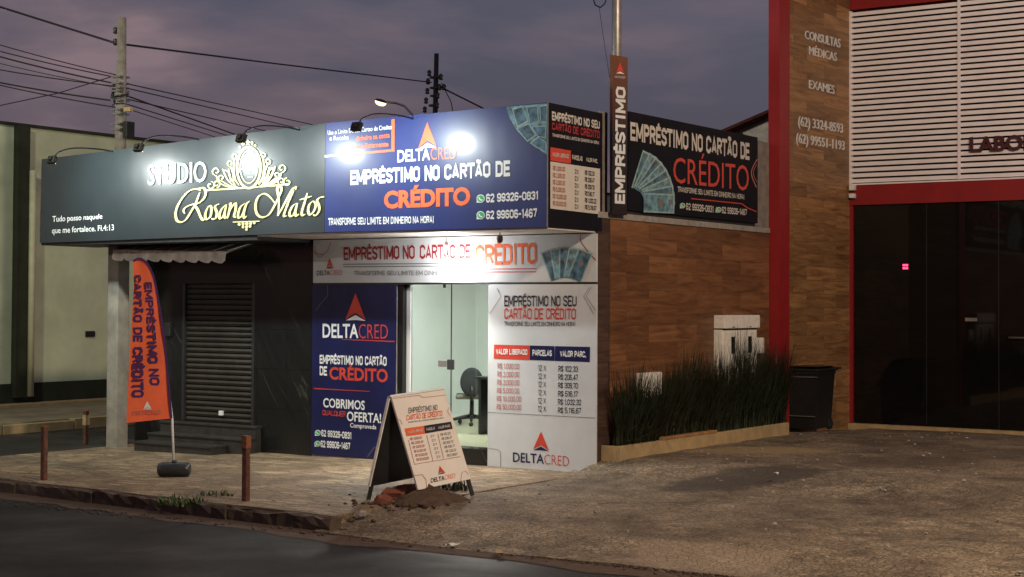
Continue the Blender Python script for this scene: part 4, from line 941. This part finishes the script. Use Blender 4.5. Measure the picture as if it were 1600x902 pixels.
# ================================================================== WALL BOXES, PLANTER, BIN
mbx = thing('meter_box', (.06, 3.2, 1.2), 'cream twin door electricity meter box above the plants on the brown wall', 'meter box')
a = S.at(1115, 493); b = S.at(1171, 575); zt_ = S.at(1143, 492.5).z; zm = S.at(1143, 513.5).z; zl = zm-.56
y0, y1 = a.y, b.y; ym = (y0+y1)/2
mb = MB(); mb.box(.001, .12, y0, y1-.03, zl-.2, zm-.01, .008); mb.build('box_body', M['whitepaint'], mbx)
mb = MB(); mb.box(.001, .15, y0, y1, zm+.005, zt_, .01); mb.build('box_hood', M['whitepaint'], mbx)
mb = MB(); mb.box(.001, .13, y0+.01, y1-.04, zm-.012, zm+.006); mb.box(.1205, .126, ym-.018, ym-.010, zl-.15, zm-.03); mb.build('gap', M['darkmetal'], mbx)
for ya, yb in ((y0+.03, ym-.03), (ym+.0, y1-.06)):
    mb = MB(); mb.box(.12, .132, ya, yb, zl-.17, zm-.04, .005); d_ = mb.build('box_door', M['whitepaint'], mbx)
    yc = (ya+yb)/2; mb = MB(); mb.box(.132, .136, yc-.03, yc+.07, zm-.31, zm-.10); mb.build('window', M['plastic'], d_)
    mb = MB(); mb.box(.15, .153, yc-.04, yc+.03, zm+.018, zm+.026); mb.build('slot', M['plastic'], d_)
for (xa_, ya_), (xb_, yb_), lb in (((1172, 528), (1184.5, 552), 'small cream box beside the twin door meter box'), ((993.5, 583), (1024, 619), 'square cream box low on the brown wall behind the left end of the plants')):
    a = S.at(xa_, ya_); b = S.at(xb_, yb_); c_ = thing('wall_box', (0, (a.y+b.y)/2, b.z), lb, 'wall box')
    mb = MB(); mb.box(.001, .09, a.y, b.y, b.z, a.z, .01); mb.build('box_body', M['whitepaint'], c_)
    mb = MB(); mb.box(.09, .096, a.y+.03, b.y-.03, b.z+.03, a.z-.03, .003); mb.build('box_lid', M['whitepaint'], c_)
pl = thing('planter', (.12, 2.4, .1), 'low ochre rendered planter along the foot of the brown wall', 'planter')
mb = MB(); mb.box(.19, .25, .13, 4.55, -.1, .29, .006); mb.box(.003, .19, .13, .19, -.1, .288, .006); mb.box(.145, .19, 4.49, 4.55, -.1, .288, .006); mb.build('planter_wall', M['yellowrender'], pl)
mb = MB(); mb.box(.003, .19, .19, 4.47, .0, .24); mb.build('soil', M['soil'], pl)
mb = MB(); mb.box(.185, .256, 1.1, 2.45, .291, .325, .008); mb.build('loose_coping', plain('orange_clay_coping', (.34, .17, .07), .85, .3, 9), pl)
# long blades of ornamental grass: one mass
random.seed(11); mb = MB()
def blade(mb, p, az, h, lean, wd, nseg=5):
    pts = []; c, s = math.cos(az), math.sin(az)
    for k in range(nseg+1):
        u = k/nseg; r_ = lean*u**1.7; pts.append(Vector(p)+Vector((c*r_, s*r_, h*(u-.12*lean*u*u))))
    sd = Vector((-s, c, 0))*wd
    L_ = [mb.bm.verts.new(q_-sd*(1-.92*(k/nseg)**1.5)) for k, q_ in enumerate(pts)]; R_ = [mb.bm.verts.new(q_+sd*(1-.92*(k/nseg)**1.5)) for k, q_ in enumerate(pts)]
    for k in range(nseg): mb.bm.faces.new((L_[k], L_[k+1], R_[k+1], R_[k]))
def topz(y): return .88+.38*min(1, max(0, (y-.2)/3.2)) + .10*math.sin(y*4.3)+.09*math.sin(y*9.7+1)+.05*math.sin(y*23)
for i in range(3600):
    y = random.uniform(.28, 4.62); h = topz(y)*random.uniform(.45, .92)+random.choice((0, 0, .06, .12))
    if random.random() < .05: h *= 1.12
    az = random.gauss(0, 1.25)
    ln = random.uniform(.05, .38)
    if y < .6 and random.random() < .6: az = random.gauss(-1.3, .6)
    if y > 4.2 and random.random() < .5: az = random.gauss(1.1, .5)
    blade(mb, (random.uniform(.05, .18), y, .23), az, h, ln if math.cos(az) > -.2 else min(ln, .07), random.uniform(.005, .010))
for i in range(26):
    y = random.uniform(.25, 1.4); blade(mb, (.18, y, .3), random.gauss(-.3, .5), random.uniform(.05, .3), random.uniform(.3, .5), .007)
for i in range(240):   # bent and broken leaves
    y = random.uniform(.3, 4.5); blade(mb, (random.uniform(.08, .18), y, .25), random.gauss(0, 1.0), topz(y)*random.uniform(.4, .85), random.uniform(.35, .6), random.uniform(.006, .010), 7)
tag(mb.build('ornamental_grass', M['darkleaf']), 'dense dark upright grass filling the planter below the meter box', 'plants', kind='stuff')
# wheeled bin
q = PZ(.085).at(1273, 674); gz_ = apz(q.y+.25)
bx = q.x; by = q.y
bi = thing('wheelie_bin', (bx-.2, by+.27, gz_), 'black wheeled rubbish bin with lid between the red column and the glass front', 'bin')
def taper(mb, x0, x1, y0, y1, z0, z1, g, bev=0):
    a = [(x0+g, y0+g, z0), (x1-g, y0+g, z0), (x1-g, y1-g, z0), (x0+g, y1-g, z0)]; b = [(x0, y0, z1), (x1, y0, z1), (x1, y1, z1), (x0, y1, z1)]
    va = [mb.bm.verts.new(p) for p in a]; vb = [mb.bm.verts.new(p) for p in b]
    mb.bm.faces.new(va[::-1]); mb.bm.faces.new(vb)
    for i in range(4): mb.bm.faces.new((va[i], va[(i+1) % 4], vb[(i+1) % 4], vb[i]))
    return mb
bx0, bx1, by0, by1 = max(LX+.03, bx-.44), bx+.04, by-.02, by+.62
mb = MB(); taper(mb, bx0, bx1, by0, by1, gz_+.03, gz_+.82, .045); mb.box(bx0-.01, bx1+.012, by0-.012, by1+.012, gz_+.79, gz_+.83, .008); mb.build('bin_body', M['plastic'], bi)
mb = MB(); mb.box(bx0-.02, bx1+.03, by0-.03, by1+.05, gz_+.832, gz_+.87, .015); taper(mb, bx0+.06, bx1-.05, by0+.06, by1-.06, gz_+.90, gz_+.869, -.05); mb.box(bx0-.012, bx1+.06, by1+.0, by1+.10, gz_+.85, gz_+.88, .01); mb.build('bin_lid', M['plastic'], bi)
for yy in (by0+.1, by1-.1): pass
for xx in (bx0+.02, bx1-.06):
    mb = MB(); mb.lathe((xx, by1-.06, gz_+.08), [(.001, -.025), (.075, -.025), (.085, -.015), (.085, .015), (.075, .025), (.001, .025)], 18, Matrix.Rotation(R(90), 4, 'Y')); mb.build('wheel', M['rubber'], bi)
mb = MB(); mb.box(bx0+.03, bx1-.03, by0+.005, by0+.02, gz_+.2, gz_+.215); mb.box(bx0-.015, bx1+.016, by0-.02, by0-.01, gz_+.75, gz_+.765); mb.build('rib', plain('grey_plastic_edge', (.10, .10, .10), .4), bi)  # two strips in a lighter grey than the bin body

# ================================================================== A-FRAME BOARD
af = thing('a_frame_board', (-.1, -2.8, 0), 'cream folding A-frame board with loan prices leaning over rubble', 'sandwich board')
O = Vector((-.345, -3.131, .953)); TRc = Vector((-.241, -2.437, 1.001)); BRc = Vector((.071, -2.425, .153)); BLc = Vector((-.032, -3.119, .105))
u_ = (TRc-O).normalized(); v_ = (O-BLc).normalized(); nA = u_.cross(v_).normalized()
A_ = Plane(O, nA)
mb = MB(); mb.prism([BLc, BRc, TRc, O], -nA*.02); fp = mb.build('front_panel', M['woodboard'], af)
# legs of the front panel
for p, e_ in ((BRc-u_*.045, .16), (BLc+u_*.03, .145)):
    mb = MB(); d_ = -v_; s_ = u_*.04
    mb.prism([p-nA*.004, p+s_-nA*.004, p+s_+d_*e_-nA*.004, p+d_*e_-nA*.004], -nA*.02); mb.build('leg', M['darkmetal'], af)
fl = Vector((-.50, -3.27, -.006)); bkv = (fl-O); bl_ = bkv*.86
back_n = u_.cross(bkv).normalized()
if back_n.x > 0: back_n = -back_n
a = [O-nA*.0215-Vector((0, 0, .004)), TRc-nA*.0215-Vector((0, 0, .004))]
mb = MB(); mb.prism([a[0], a[1], a[1]+bl_, a[0]+bl_], back_n*.018); mb.build('rear_panel', M['plastic'], af)
mb = MB(); ee = u_*-.012
mb.prism([a[0]+ee*.1, a[0]+ee, a[0]+bl_+ee, a[0]+bl_+ee*.1], back_n*.03); mb.build('edge_strip', M['canvas'], af)
for p in (a[0], a[1]-u_*.04):
    mb = MB(); mb.prism([p+bl_*1.0, p+u_*.04+bl_, p+u_*.04+bkv, p+bkv], back_n*.018); mb.build('leg', M['darkmetal'], af)
mb = MB(); mb.prism([O+v_*.004-u_*.01, TRc+v_*.004+u_*.01, TRc+v_*.024+u_*.01, O+v_*.024-u_*.01], -nA*.045); mb.build('top_cap', M['letter_white'], af)
K = lambda x, y: (600+x/3.922, 560+y/3.922)
def KW(s, x0, t0, b0, x1, t1, b1, bold=.01):
    (a0, c0), (_, d0), (a1, c1), (_, d1) = K(x0, t0), K(x0, b0), K(x1, t1), K(x1, b1); return (s, a0, c0, d0, a1, c1, d1, bold)
words(af, A_, M['greyink'], [KW('EMPRÉSTIMO NO', 150, 303, 338, 328, 283, 317, .01), KW(TR_, 148, 388, 397, 366, 360, 369, 0.)])
words(af, A_, M['orange'], [KW('CARTÃO DE CRÉDITO', 138, 348, 382, 358, 319, 352, .01)], name='red_lettering')
mb = MB(); poly(mb, A_, [K(*p) for p in ((125, 431), (245, 413), (251, 462), (138, 478))]); mb.build('red_header', M['orange'], af)
mb = MB(); poly(mb, A_, [K(*p) for p in ((246, 413), (411, 388), (421, 432), (252, 461.5))]); mb.build('dark_header', M['ink'], af)
words(af, A_, M['offwhite'], [KW('VALOR LIBERADO', 145, 446, 462, 238, 431, 447, .02), KW('PARCELAS', 260, 428, 445, 312, 420, 436, .02), KW('VALOR PARC.', 332, 417, 434, 408, 405, 421, .02)], off=.007)
words(af, A_, M['paleink'], [KW(s, 160+i*8, 487+i*25.3, 503+i*25.3, 232+i*8.6, 476+i*25.3, 492+i*25.3, .01) for i, s in enumerate(VAL)], name='price_entry')
words(af, A_, M['greyink'], [KW('12 X', 285+i*7.4, 470+i*25.4, 486+i*25.4, 309+i*7.4, 466+i*25.4, 482+i*25.4, 0) for i in range(6)] + [KW(s, 347+i*8, 460+i*25.6, 476+i*25.6, 407+i*8.8, 450+i*25.6, 466+i*25.6, 0) for i, s in enumerate(PAR)], name='price_entry')
arrow(af, A_, *K(341, 658), *K(333, 711), *K(376, 702), M['red'], M['ink'])
words(af, A_, M['ink'], [KW('DELTA', 287, 736, 763, 371, 718, 746, .02)]); words(af, A_, M['orange'], [KW('CRED', 372, 717, 745, 437, 704, 731, -.01)], name='red_lettering')
mb = MB()
for l in ([(55, 246), (215, 226), (240, 240), (385, 225)], [(80, 372), (100, 378), (112, 405)], [(398, 300), (390, 325), (400, 345), (408, 350)], [(178, 720), (235, 712), (258, 745), (263, 795)], [(470, 755), (478, 700), (500, 690), (520, 712)], [(185, 650), (468, 602)], [(150, 500), (187, 648)], [(262, 470), (300, 628)], [(330, 462), (365, 612)]):
    stroke(mb, A_, [K(*p) for p in l], .7, curve=False)
mb.build('line_ornament', M['paleink'], af)

# ================================================================== FEATHER FLAG
q = PZ(gtilt(-3.7)).at(272, 745); gzf = gtilt(q.x)
vd = Vector((CAM.x-q.x, CAM.y-q.y, 0)).normalized()
ff = thing('feather_flag', (q.x, q.y, gzf), 'red feather flag with indigo lettering standing in a black water tank', 'flag')
FP = Plane((q.x, q.y, 1), (vd+Vector((.12, .05, 0))).normalized()); fn = FP.n
edgeR = catmull([(268, 654), (265.5, 625), (262, 590), (258, 545), (252.5, 500), (246, 460), (239, 430), (229, 411), (218, 404), (208, 408)], 4)
edgeL = catmull([(197.5, 661), (199, 625), (201, 590), (203, 545), (206, 500), (208.5, 460), (209, 440), (208.5, 425), (208, 414), (207.8, 409)], 4)
mb = MB(); nW = 7; cols_ = []
for (ax, ay), (bx_, by_) in zip(edgeL, edgeR):
    cols_.append([mb.bm.verts.new(FP.at(ax+(bx_-ax)*k/nW, ay+(by_-ay)*k/nW) + fn*(.012*math.sin(ay*.05+k*.7))) for k in range(nW+1)])
for A, B in zip(cols_, cols_[1:]):
    for k in range(nW): mb.bm.faces.new((A[k], A[k+1], B[k+1], B[k]))
mb.build('flag_cloth', M['feather'], ff, True)
mb = MB(); stroke(mb, FP, edgeR, 3.2, off=.016, curve=False); mb.build('flag_sleeve', M['flagink'], ff)
mb = MB(); mb.tube([FP.at(271.5, 726, -.01), FP.at(269, 655, -.012)]+[FP.at(a, b, -.018) for a, b in edgeR[4:-1:4]], [.013, .013]+[.011]*len(edgeR[4:-1:4]), 8); mb.build('flag_pole', M['letter_white'], ff)
mb = MB()
def down(s, top, bot, xl_t, xr_t, xl_b, xr_b): write(mb, FP, s, [(xl_t, top), (xl_b, bot), (xr_t, top), (xr_b, bot)], .018, .04, turn=-1)
down('EMPRÉSTIMO NO', 441, 602, 226, 237, 234, 250)
down('CARTÃO DE CRÉDITO', 430, 621, 210, 220.5, 206, 225)
mb.build('lettering', M['flagink'], ff)
arrow(ff, FP, 230, 627, 223.5, 640, 236.5, 639.5, M['letter_white'], M['letter_white'], .018)
words(ff, FP, M['paleink'], [H('DELTACRED', 207, 252, 643, 649, 640, 646, .01)], off=.018)
mb = MB(); a = rt.copy(); a.z = 0; a.normalize(); b = Vector((-a.y, a.x, 0))
prof = [(.0, -.175), (.05, -.175), (.072, -.16), (.078, -.13), (.078, .13), (.072, .16), (.05, .175), (.0, .175)]
mt = Matrix(((b.x, 0, a.x), (b.y, 0, a.y), (0, 1, 0)))
mb.lathe((q.x, q.y, gzf+.078), [(r_*1.0+.001, z_) for r_, z_ in prof], 20, mt)
mb.lathe((q.x, q.y, gzf+.15), [(.03, 0), (.03, .018), (.02, .03)], 14); mb.build('tank_base', M['rubber'], ff)

# ================================================================== POSTS, RUBBLE, LITTER, WEEDS
for (x0, yt, yb), r_, lb, mt_ in (((68.5, 666, 750), .027, 'leaning rusty post at the far left of the kerb', 'rust'), ((384, 681, 783), .028, 'rusty post on the kerb in front of the shutter steps', 'rust'), ((134, 641, 689), .03, 'dark banded post at the side street corner near the pillar', 'rust')):
    g = -.055 if x0 < 100 else (-.1 if x0 < 200 else -.016)
    b = PZ(g).at(x0, yb); dpt = (b-CAM).dot(fw); h = (yb-yt)*dpt/FOC
    t = thing('bollard_post', (b.x, b.y, g), lb, 'post', 'rusty posts round the pavement')
    mb = MB(); mb.box(b.x-r_, b.x+r_, b.y-r_, b.y+r_, g-.05, g+h-.02, .006, None); mb.build('post', M[mt_], t)
    mb = MB(); mb.box(b.x-r_-.005, b.x+r_+.005, b.y-r_-.005, b.y+r_+.005, g+h-.12 if x0 > 200 else g+h-.02, g+h, .006); mb.build('cap', plain('orange_rust', (.20, .075, .035), .8, .4, 20), t)
    if 100 < x0 < 200:
        mb = MB(); mb.box(b.x-r_-.003, b.x+r_+.003, b.y-r_-.003, b.y+r_+.003, g+.22, g+.36); mb.build('band', M['yellowrender'], t)
random.seed(5)
rb = PZ(-.02)
mb = MB()
c = rb.at(655, 786)
N_ = 26
rings = []
for k in range(7):
    u = k/6; rr = (1-u)
    rings.append([mb.bm.verts.new((c.x+.02+math.cos(2*math.pi*i/N_)*.42*rr*random.uniform(.86, 1.12), c.y+.12+math.sin(2*math.pi*i/N_)*.62*rr*random.uniform(.86, 1.12), -.09+.23*u**.8*random.uniform(.9, 1.1))) for i in range(N_)])
for A, B in zip(rings, rings[1:]):
    for i in range(N_): mb.bm.faces.new((A[i], A[(i+1) % N_], B[(i+1) % N_], B[i]))
tag(mb.build('rubble_heap', M['soil'], None, False), 'heap of red soil under the A-frame board', 'rubble heap')
spots = [((617, 782), .10, 'broken red brick at the left end of the soil heap'), ((600, 790), .085, 'red brick lying under the rear leg of the A-frame'), ((640, 778), .12, 'large red brick chunk leaning on the soil heap'), ((668, 772), .075, 'dark clod under the lower edge of the A-frame')]
for (x, y), s_, lb in spots:
    b = rb.at(x, y); mb = MB(); mt = Matrix.Translation((b.x, b.y, -.02+s_*.45)) @ Matrix.Rotation(random.uniform(0, 3), 4, 'Z') @ Matrix.Rotation(random.uniform(-.5, .5), 4, 'X')
    mb.box(-s_*1.1, s_*1.1, -s_*.7, s_*.7, -s_*.55, s_*.55, .012, mt)
    for v in mb.bm.verts: v.co += Vector((random.uniform(-1, 1), random.uniform(-1, 1), random.uniform(-1, 1)))*.012
    tag(mb.build('brick', M['brick']), lb, 'brick', 'broken bricks by the A-frame')
for (x, y), s_, mt_, lb in (((693, 781), .030, 'concrete', 'pale pebble in front of the soil heap'), ((716, 776), .026, 'concrete', 'pale stone near the right foot of the A-frame'), ((565, 806), .05, 'concrete', 'grey stone on the broken kerb edge'), ((548, 815), .035, 'kerb', 'brown stone in the gutter by the broken kerb')):
    b = rb.at(x, y); mb = MB(); mb.rock((b.x, b.y, b.z+s_*.3), s_); tag(mb.build('stone', M[mt_]), lb, 'stone', 'stones by the heap')
def grit(name, mat, n, xr, yr, rr, zf, label, cat, ctr=None):
    mb = MB()
    for i in range(n):
        if ctr: a = random.uniform(0, 6.28); d_ = abs(random.gauss(0, 1)); x = ctr[0]+math.cos(a)*xr*d_; y = ctr[1]+math.sin(a)*yr*d_
        else: x = random.uniform(*xr); y = random.uniform(*yr)
        r_ = rr*random.uniform(.4, 1)**2
        q_ = bmesh.ops.create_icosphere(mb.bm, subdivisions=1, radius=1)
        for v in q_['verts']: k_ = random.uniform(.7, 1.2); v.co = Vector((x+v.co.x*r_*k_*1.3, y+v.co.y*r_*k_, zf(x, y)+r_*.3+v.co.z*r_*.7*k_))
    tag(mb.build(name, mat), label, cat, kind='stuff')
grit('gravel', M['concrete'], 420, (.2, 9), (-4.2, 7.5), .022, lambda x, y: apz(y)+.004, 'loose grit scattered over the forecourt', 'gravel')
grit('soil_crumbs', M['soil'], 200, .27, .36, .03, lambda x, y: max(apz(y), -.1) if x > 0 else gtilt(x), 'crumbs of red soil round the heap under the A-frame', 'soil', (-.05, -3.3))
grit('gutter_grit', M['kerb'], 360, (-7, 7), (-4.75, -4.5), .02, lambda x, y: gtilt(x)-.115, 'grit and crumbs gathered along the gutter', 'gravel')
def clump(px_, py_, z, n, h, mat, name, label, cat, spread=.12):
    b = PZ(z).at(px_, py_); mb = MB()
    for i in range(n):
        a = random.uniform(0, 6.28); r_ = spread*math.sqrt(random.random())
        blade(mb, (b.x+r_*math.cos(a)*1.6, b.y+r_*math.sin(a), z), random.uniform(0, 6.28), h*random.uniform(.4, 1), h*random.uniform(.2, .8), random.uniform(.006, .014), 4)
    tag(mb.build(name, mat), label, cat)
clump(700, 765, .0, 110, .13, M['darkleaf'], 'weed', 'dark green weed growing from the soil heap under the A-frame', 'weed', .14)
clump(283, 788, -.05, 120, .10, M['leaf'], 'weed', 'green weeds growing out of the kerb gap', 'weed', .17)
clump(338, 774, -.02, 60, .05, M['leaf'], 'weed', 'small bright weeds right of the kerb gap', 'weed', .13)
def scrap(px_, py_, z, w_, d_, mat, label):
    b = PZ(z).at(px_, py_); mb = MB(); a = random.uniform(0, 3); n = 5; g = []
    for i in range(n):
        g.append([mb.bm.verts.new((b.x+math.cos(a)*(i/(n-1)-.5)*w_-math.sin(a)*(j-.5)*d_, b.y+math.sin(a)*(i/(n-1)-.5)*w_+math.cos(a)*(j-.5)*d_, z+.012+random.uniform(0, .03))) for j in (0, 1)])
    for A, B in zip(g, g[1:]): mb.bm.faces.new((A[0], B[0], B[1], A[1]))
    tag(mb.build('litter', mat), label, 'litter', 'litter on the ground')
scrap(405, 813, -.125, .2, .1, M['paper'], 'crumpled white paper lying in the gutter below the rusty post')
scrap(707, 856, -.11, .12, .05, M['paper'], 'small white scrap at the road edge below the A-frame')
scrap(780, 869, -.11, .2, .05, M['yellowrender'], 'ochre leaf strip at the road edge right of the white scrap')
scrap(1596, 766, .08, .12, .06, M['paper'], 'white scrap on the forecourt at the right edge of the picture')
scrap(1322, 683, .04, .16, .05, M['paper'], 'pale scrap on the cobbles near the wheeled bin')
scrap(1212, 744, .135, .07, .03, M['paper'], 'tiny white scrap on the dark stain below the planter')
scrap(108, 662, -.2, .12, .06, M['paper'], 'white scrap in the side street near the far kerb')

# ================================================================== LEFT BUILDING
BX = -14.5; Bp = PX(BX)
lb_ = thing('warehouse', (BX, 8, 0), 'long pale green rendered building with dark pilaster across the side street', 'building')
mb = MB(); mb.box(BX-8, BX, -5, 26, .35, 5.0); mb.build('wall', M['pale_render'], lb_)
mb = MB(); mb.box(BX-8, BX+.02, -5, 26.01, -.2, .349); mb.build('plinth', M['dark_render'], lb_)
ya, yb = Bp.at(24, 300).y-.1, Bp.at(40, 300).y-.02
mb = MB(); mb.box(BX+.001, BX+.14, ya+.05, yb, .1, 4.99); mb.build('pilaster', M['dark_render'], lb_)
mb = MB(); mb.box(BX-8.1, BX+.06, -5.1, 26.1, 5.001, 5.05); mb.build('roof_edge', M['dark_render'], lb_)
mb = MB(); a = Bp.at(38, 450).y; mb.tube([(BX+.2, a, .12), (BX+.2, a, 4.2)], .06, 12); mb.build('downpipe', plain('pale_pipe', (.55, .55, .40), .6, .1), lb_)
a = Bp.at(140, 522); mb = MB(); mb.box(BX+.001, BX+.03, a.y-.11, a.y+.11, a.z-.055, a.z+.055, .006); mb.build('vent', M['darkmetal'], lb_)
mb = MB(); mb.box(BX+.021, BX+.35, -5, 26, -.2, -.0, .01); mb.build('foot_ledge', M['yellowrender'], lb_)

# ================================================================== UTILITY POLES, LAMP, CABLES
PP = PY(1.6)
b = PP.at(187, 300); tp_ = PP.at(190.5, 28)
up = thing('utility_pole', (b.x, 1.6, -.2), 'square concrete utility pole rising behind the studio fascia', 'pole')
mb = MB(); mb.tube([(b.x, 1.6, -.3), (tp_.x, 1.6, tp_.z)], [.17, .088], 4); mb.build('pole', M['polecon'], up)
for y_ in (48, 66):
    a = PP.at(180.5, y_); mb = MB(); mb.lathe((a.x, 1.6, a.z), [(.02, -.05), (.04, -.03), (.025, 0), (.04, .03), (.02, .05)], 10); mb.build('insulator', M['darkmetal'], up)
mb = MB()
for y_ in (121, 131, 138, 143, 150, 158, 172, 179, 194, 203):
    a = PP.at(188, y_); mb = MB(); mb.box(a.x-.10, a.x+.10, 1.50, 1.70, a.z-.012, a.z+.012); mb.build('clamp_band', M['steel'], up)
a = PP.at(203, 203); mb = MB(); mb.box(a.x-.05, a.x+.04, 1.5, 1.66, a.z-.13, a.z+.12, .01); mb.build('junction_box', M['darkmetal'], up)
a = PP.at(206, 172); mb = MB(); mb.box(a.x-.07, a.x+.07, 1.5, 1.56, a.z-.03, a.z+.03); mb.build('tag_plate', M['yellowrender'], up)
random.seed(9)
mb = MB()
for i in range(8):
    a = PP.at(random.uniform(176, 186), random.uniform(120, 165)); c = PP.at(random.uniform(190, 206), random.uniform(125, 175)); mm = (a+c)/2+Vector((0, -.14, -random.uniform(.03, .15)))
    mb.tube([a, mm, c], .008, 5)
mb.build('cable_coil', M['cable'], up)
FPp = PY(22)
a = FPp.at(678, 190); tp_ = FPp.at(682, 84); bs_ = FPp.at(672, 300)
fpole = thing('utility_pole', (bs_.x, 22, bs_.z), 'dark distant utility pole stacked with insulators behind the navy fascia', 'pole')
mb = MB(); mb.tube([Vector((a.x-.1, 22, -.3)), tp_], [.14, .085], 4); mb.build('pole', M['darkmetal'], fpole)
for x_, y_ in ((674, 115), (672, 128), (671, 143), (669, 158), (667, 172), (692, 121), (690, 137), (697, 137), (687, 150), (686, 165)):
    c = FPp.at(x_, y_); mb = MB(); mb.lathe((c.x, 21.9, c.z), [(.03, -.09), (.07, -.07), (.04, -.02), (.07, .03), (.03, .09)], 8); mb.build('insulator', M['darkmetal'], fpole)
for x_, y_, w_ in ((680, 121, 13), (683, 137, 18), (679, 150, 9), (677, 165, 10)):
    c = FPp.at(x_, y_); mb = MB(); mb.box(c.x-w_*.012, c.x+w_*.012, 21.93, 22.07, c.z-.03, c.z+.03); mb.build('crossarm', M['darkmetal'], fpole)
SP = PY(20)
c = SP.at(595, 159); e_ = SP.at(650, 200); m_ = SP.at(632, 166)
sl = thing('street_lamp', (e_.x, 20, 0), 'lit street lamp on a thin arm beyond the fascia signs', 'street lamp')
mb = MB(); mb.tube([Vector((e_.x+.1, 20, -.3)), Vector((e_.x+.05, 20, e_.z)), SP.at(643, 178), m_, SP.at(618, 161), SP.at(603, 160)], [.07, .05, .035, .032, .03, .03], 8); mb.build('lamp_post', M['steel'], sl)
mt = Matrix.Translation(c) @ Matrix.Rotation(R(18), 4, 'Y')
mb = MB(); mb.lathe((0, 0, 0), [(.02, .09), (.12, .07), (.17, .02), (.17, .0)], 14); bmesh.ops.transform(mb.bm, matrix=mt @ Matrix.Diagonal((1.2, .9, .8, 1)), verts=mb.bm.verts[:]); mb.build('lamp_hood', M['darkmetal'], sl)
mb = MB(); mb.lathe((0, 0, 0), [(.15, -.003), (.145, -.05), (.1, -.1), (.02, -.12)], 14); bmesh.ops.transform(mb.bm, matrix=mt @ Matrix.Diagonal((1.2, .9, 1.0, 1)), verts=mb.bm.verts[:]); mb.build('lamp_lens', M['streetglow'], sl)
def cable(pts, r_, label, sag=None):
    P3 = [p if isinstance(p, Vector) else p for p in pts]
    out = []
    for i in range(len(P3)-1):
        n = 14; sg = sag if sag is not None else .02
        for k in range(n if i < len(P3)-2 else n+1):
            u = k/n; p = P3[i]*(1-u)+P3[i+1]*u; p = p.copy(); p.z -= sg*(P3[i+1]-P3[i]).length*4*u*(1-u)*.25; out.append(p)
    mb = MB(); mb.tube(out, r_*.8, 5); tag(mb.build('overhead_cable', M['cable']), label, 'cable', 'overhead cables')
A = lambda x, y: PP.at(x, y)
cable([A(-60, -8), A(70, 33), A(179, 67)], .022, 'thick topmost cable running from the upper left to the concrete pole', .0)
cable([A(197, 70), A(420, 97).lerp(FPp.at(420, 99), .5), FPp.at(674, 129)], .022, 'thick cable spanning between the two utility poles', .0)
for (y0, y1, r_, lb) in ((66, 117, .011, 'highest thin cable of the bundle left of the concrete pole'), (78, 121, .012, 'second thin cable of the bundle left of the concrete pole'), (86, 131, .016, 'dark cable in the middle of the left bundle'), (98, 137, .008, 'faint cable below the middle of the left bundle'), (112, 135, .012, 'fifth cable down in the bundle left of the concrete pole'), (131, 158, .016, 'dark lower cable of the left bundle'), (133, 168, .012, 'lowest cable left of the concrete pole')):
    cable([A(-60, y0-14), A(181, y1)], r_, lb, .03)
cable([A(-60, 178), A(90, 146), A(178, 119)], .011, 'cable rising from the left edge to the concrete pole', .0)
RB = PY(9)
for (y0, x1, y1, r_, lb) in ((131, 420, 180, .012, 'highest cable of the bundle right of the concrete pole'), (138, 420, 190, .012, 'second cable of the bundle right of the concrete pole'), (150, 400, 222, .016, 'dark cable sloping down behind the studio fascia'), (155, 420, 206, .012, 'fourth cable right of the concrete pole'), (163, 380, 220, .012, 'fifth cable right of the concrete pole'), (170, 360, 222, .010, 'lowest cable right of the concrete pole')):
    cable([A(198, y0), RB.at(x1, y1), RB.at(x1, y1)*1.55-A(198, y0)*.55], r_, lb, .0)
cable([FPp.at(690, 137), FPp.at(722, 153), FPp.at(760, 172)], .03, 'cable falling right from the distant utility pole', .0)
cable([FPp.at(690, 130), FPp.at(705, 160), FPp.at(708, 178)], .018, 'loose jumper cable beside the distant utility pole', .0)
q = PX(.02)
cable([q.at(926, -6), q.at(930, 8), q.at(938, 12), q.at(945, 6), q.at(949, -6)], .01, 'looped cable end at the top beside the steel post', .0)
cable([q.at(936, 10), q.at(943, 60), q.at(954, 130)], .004, 'thin wire hanging beside the steel post', .0)
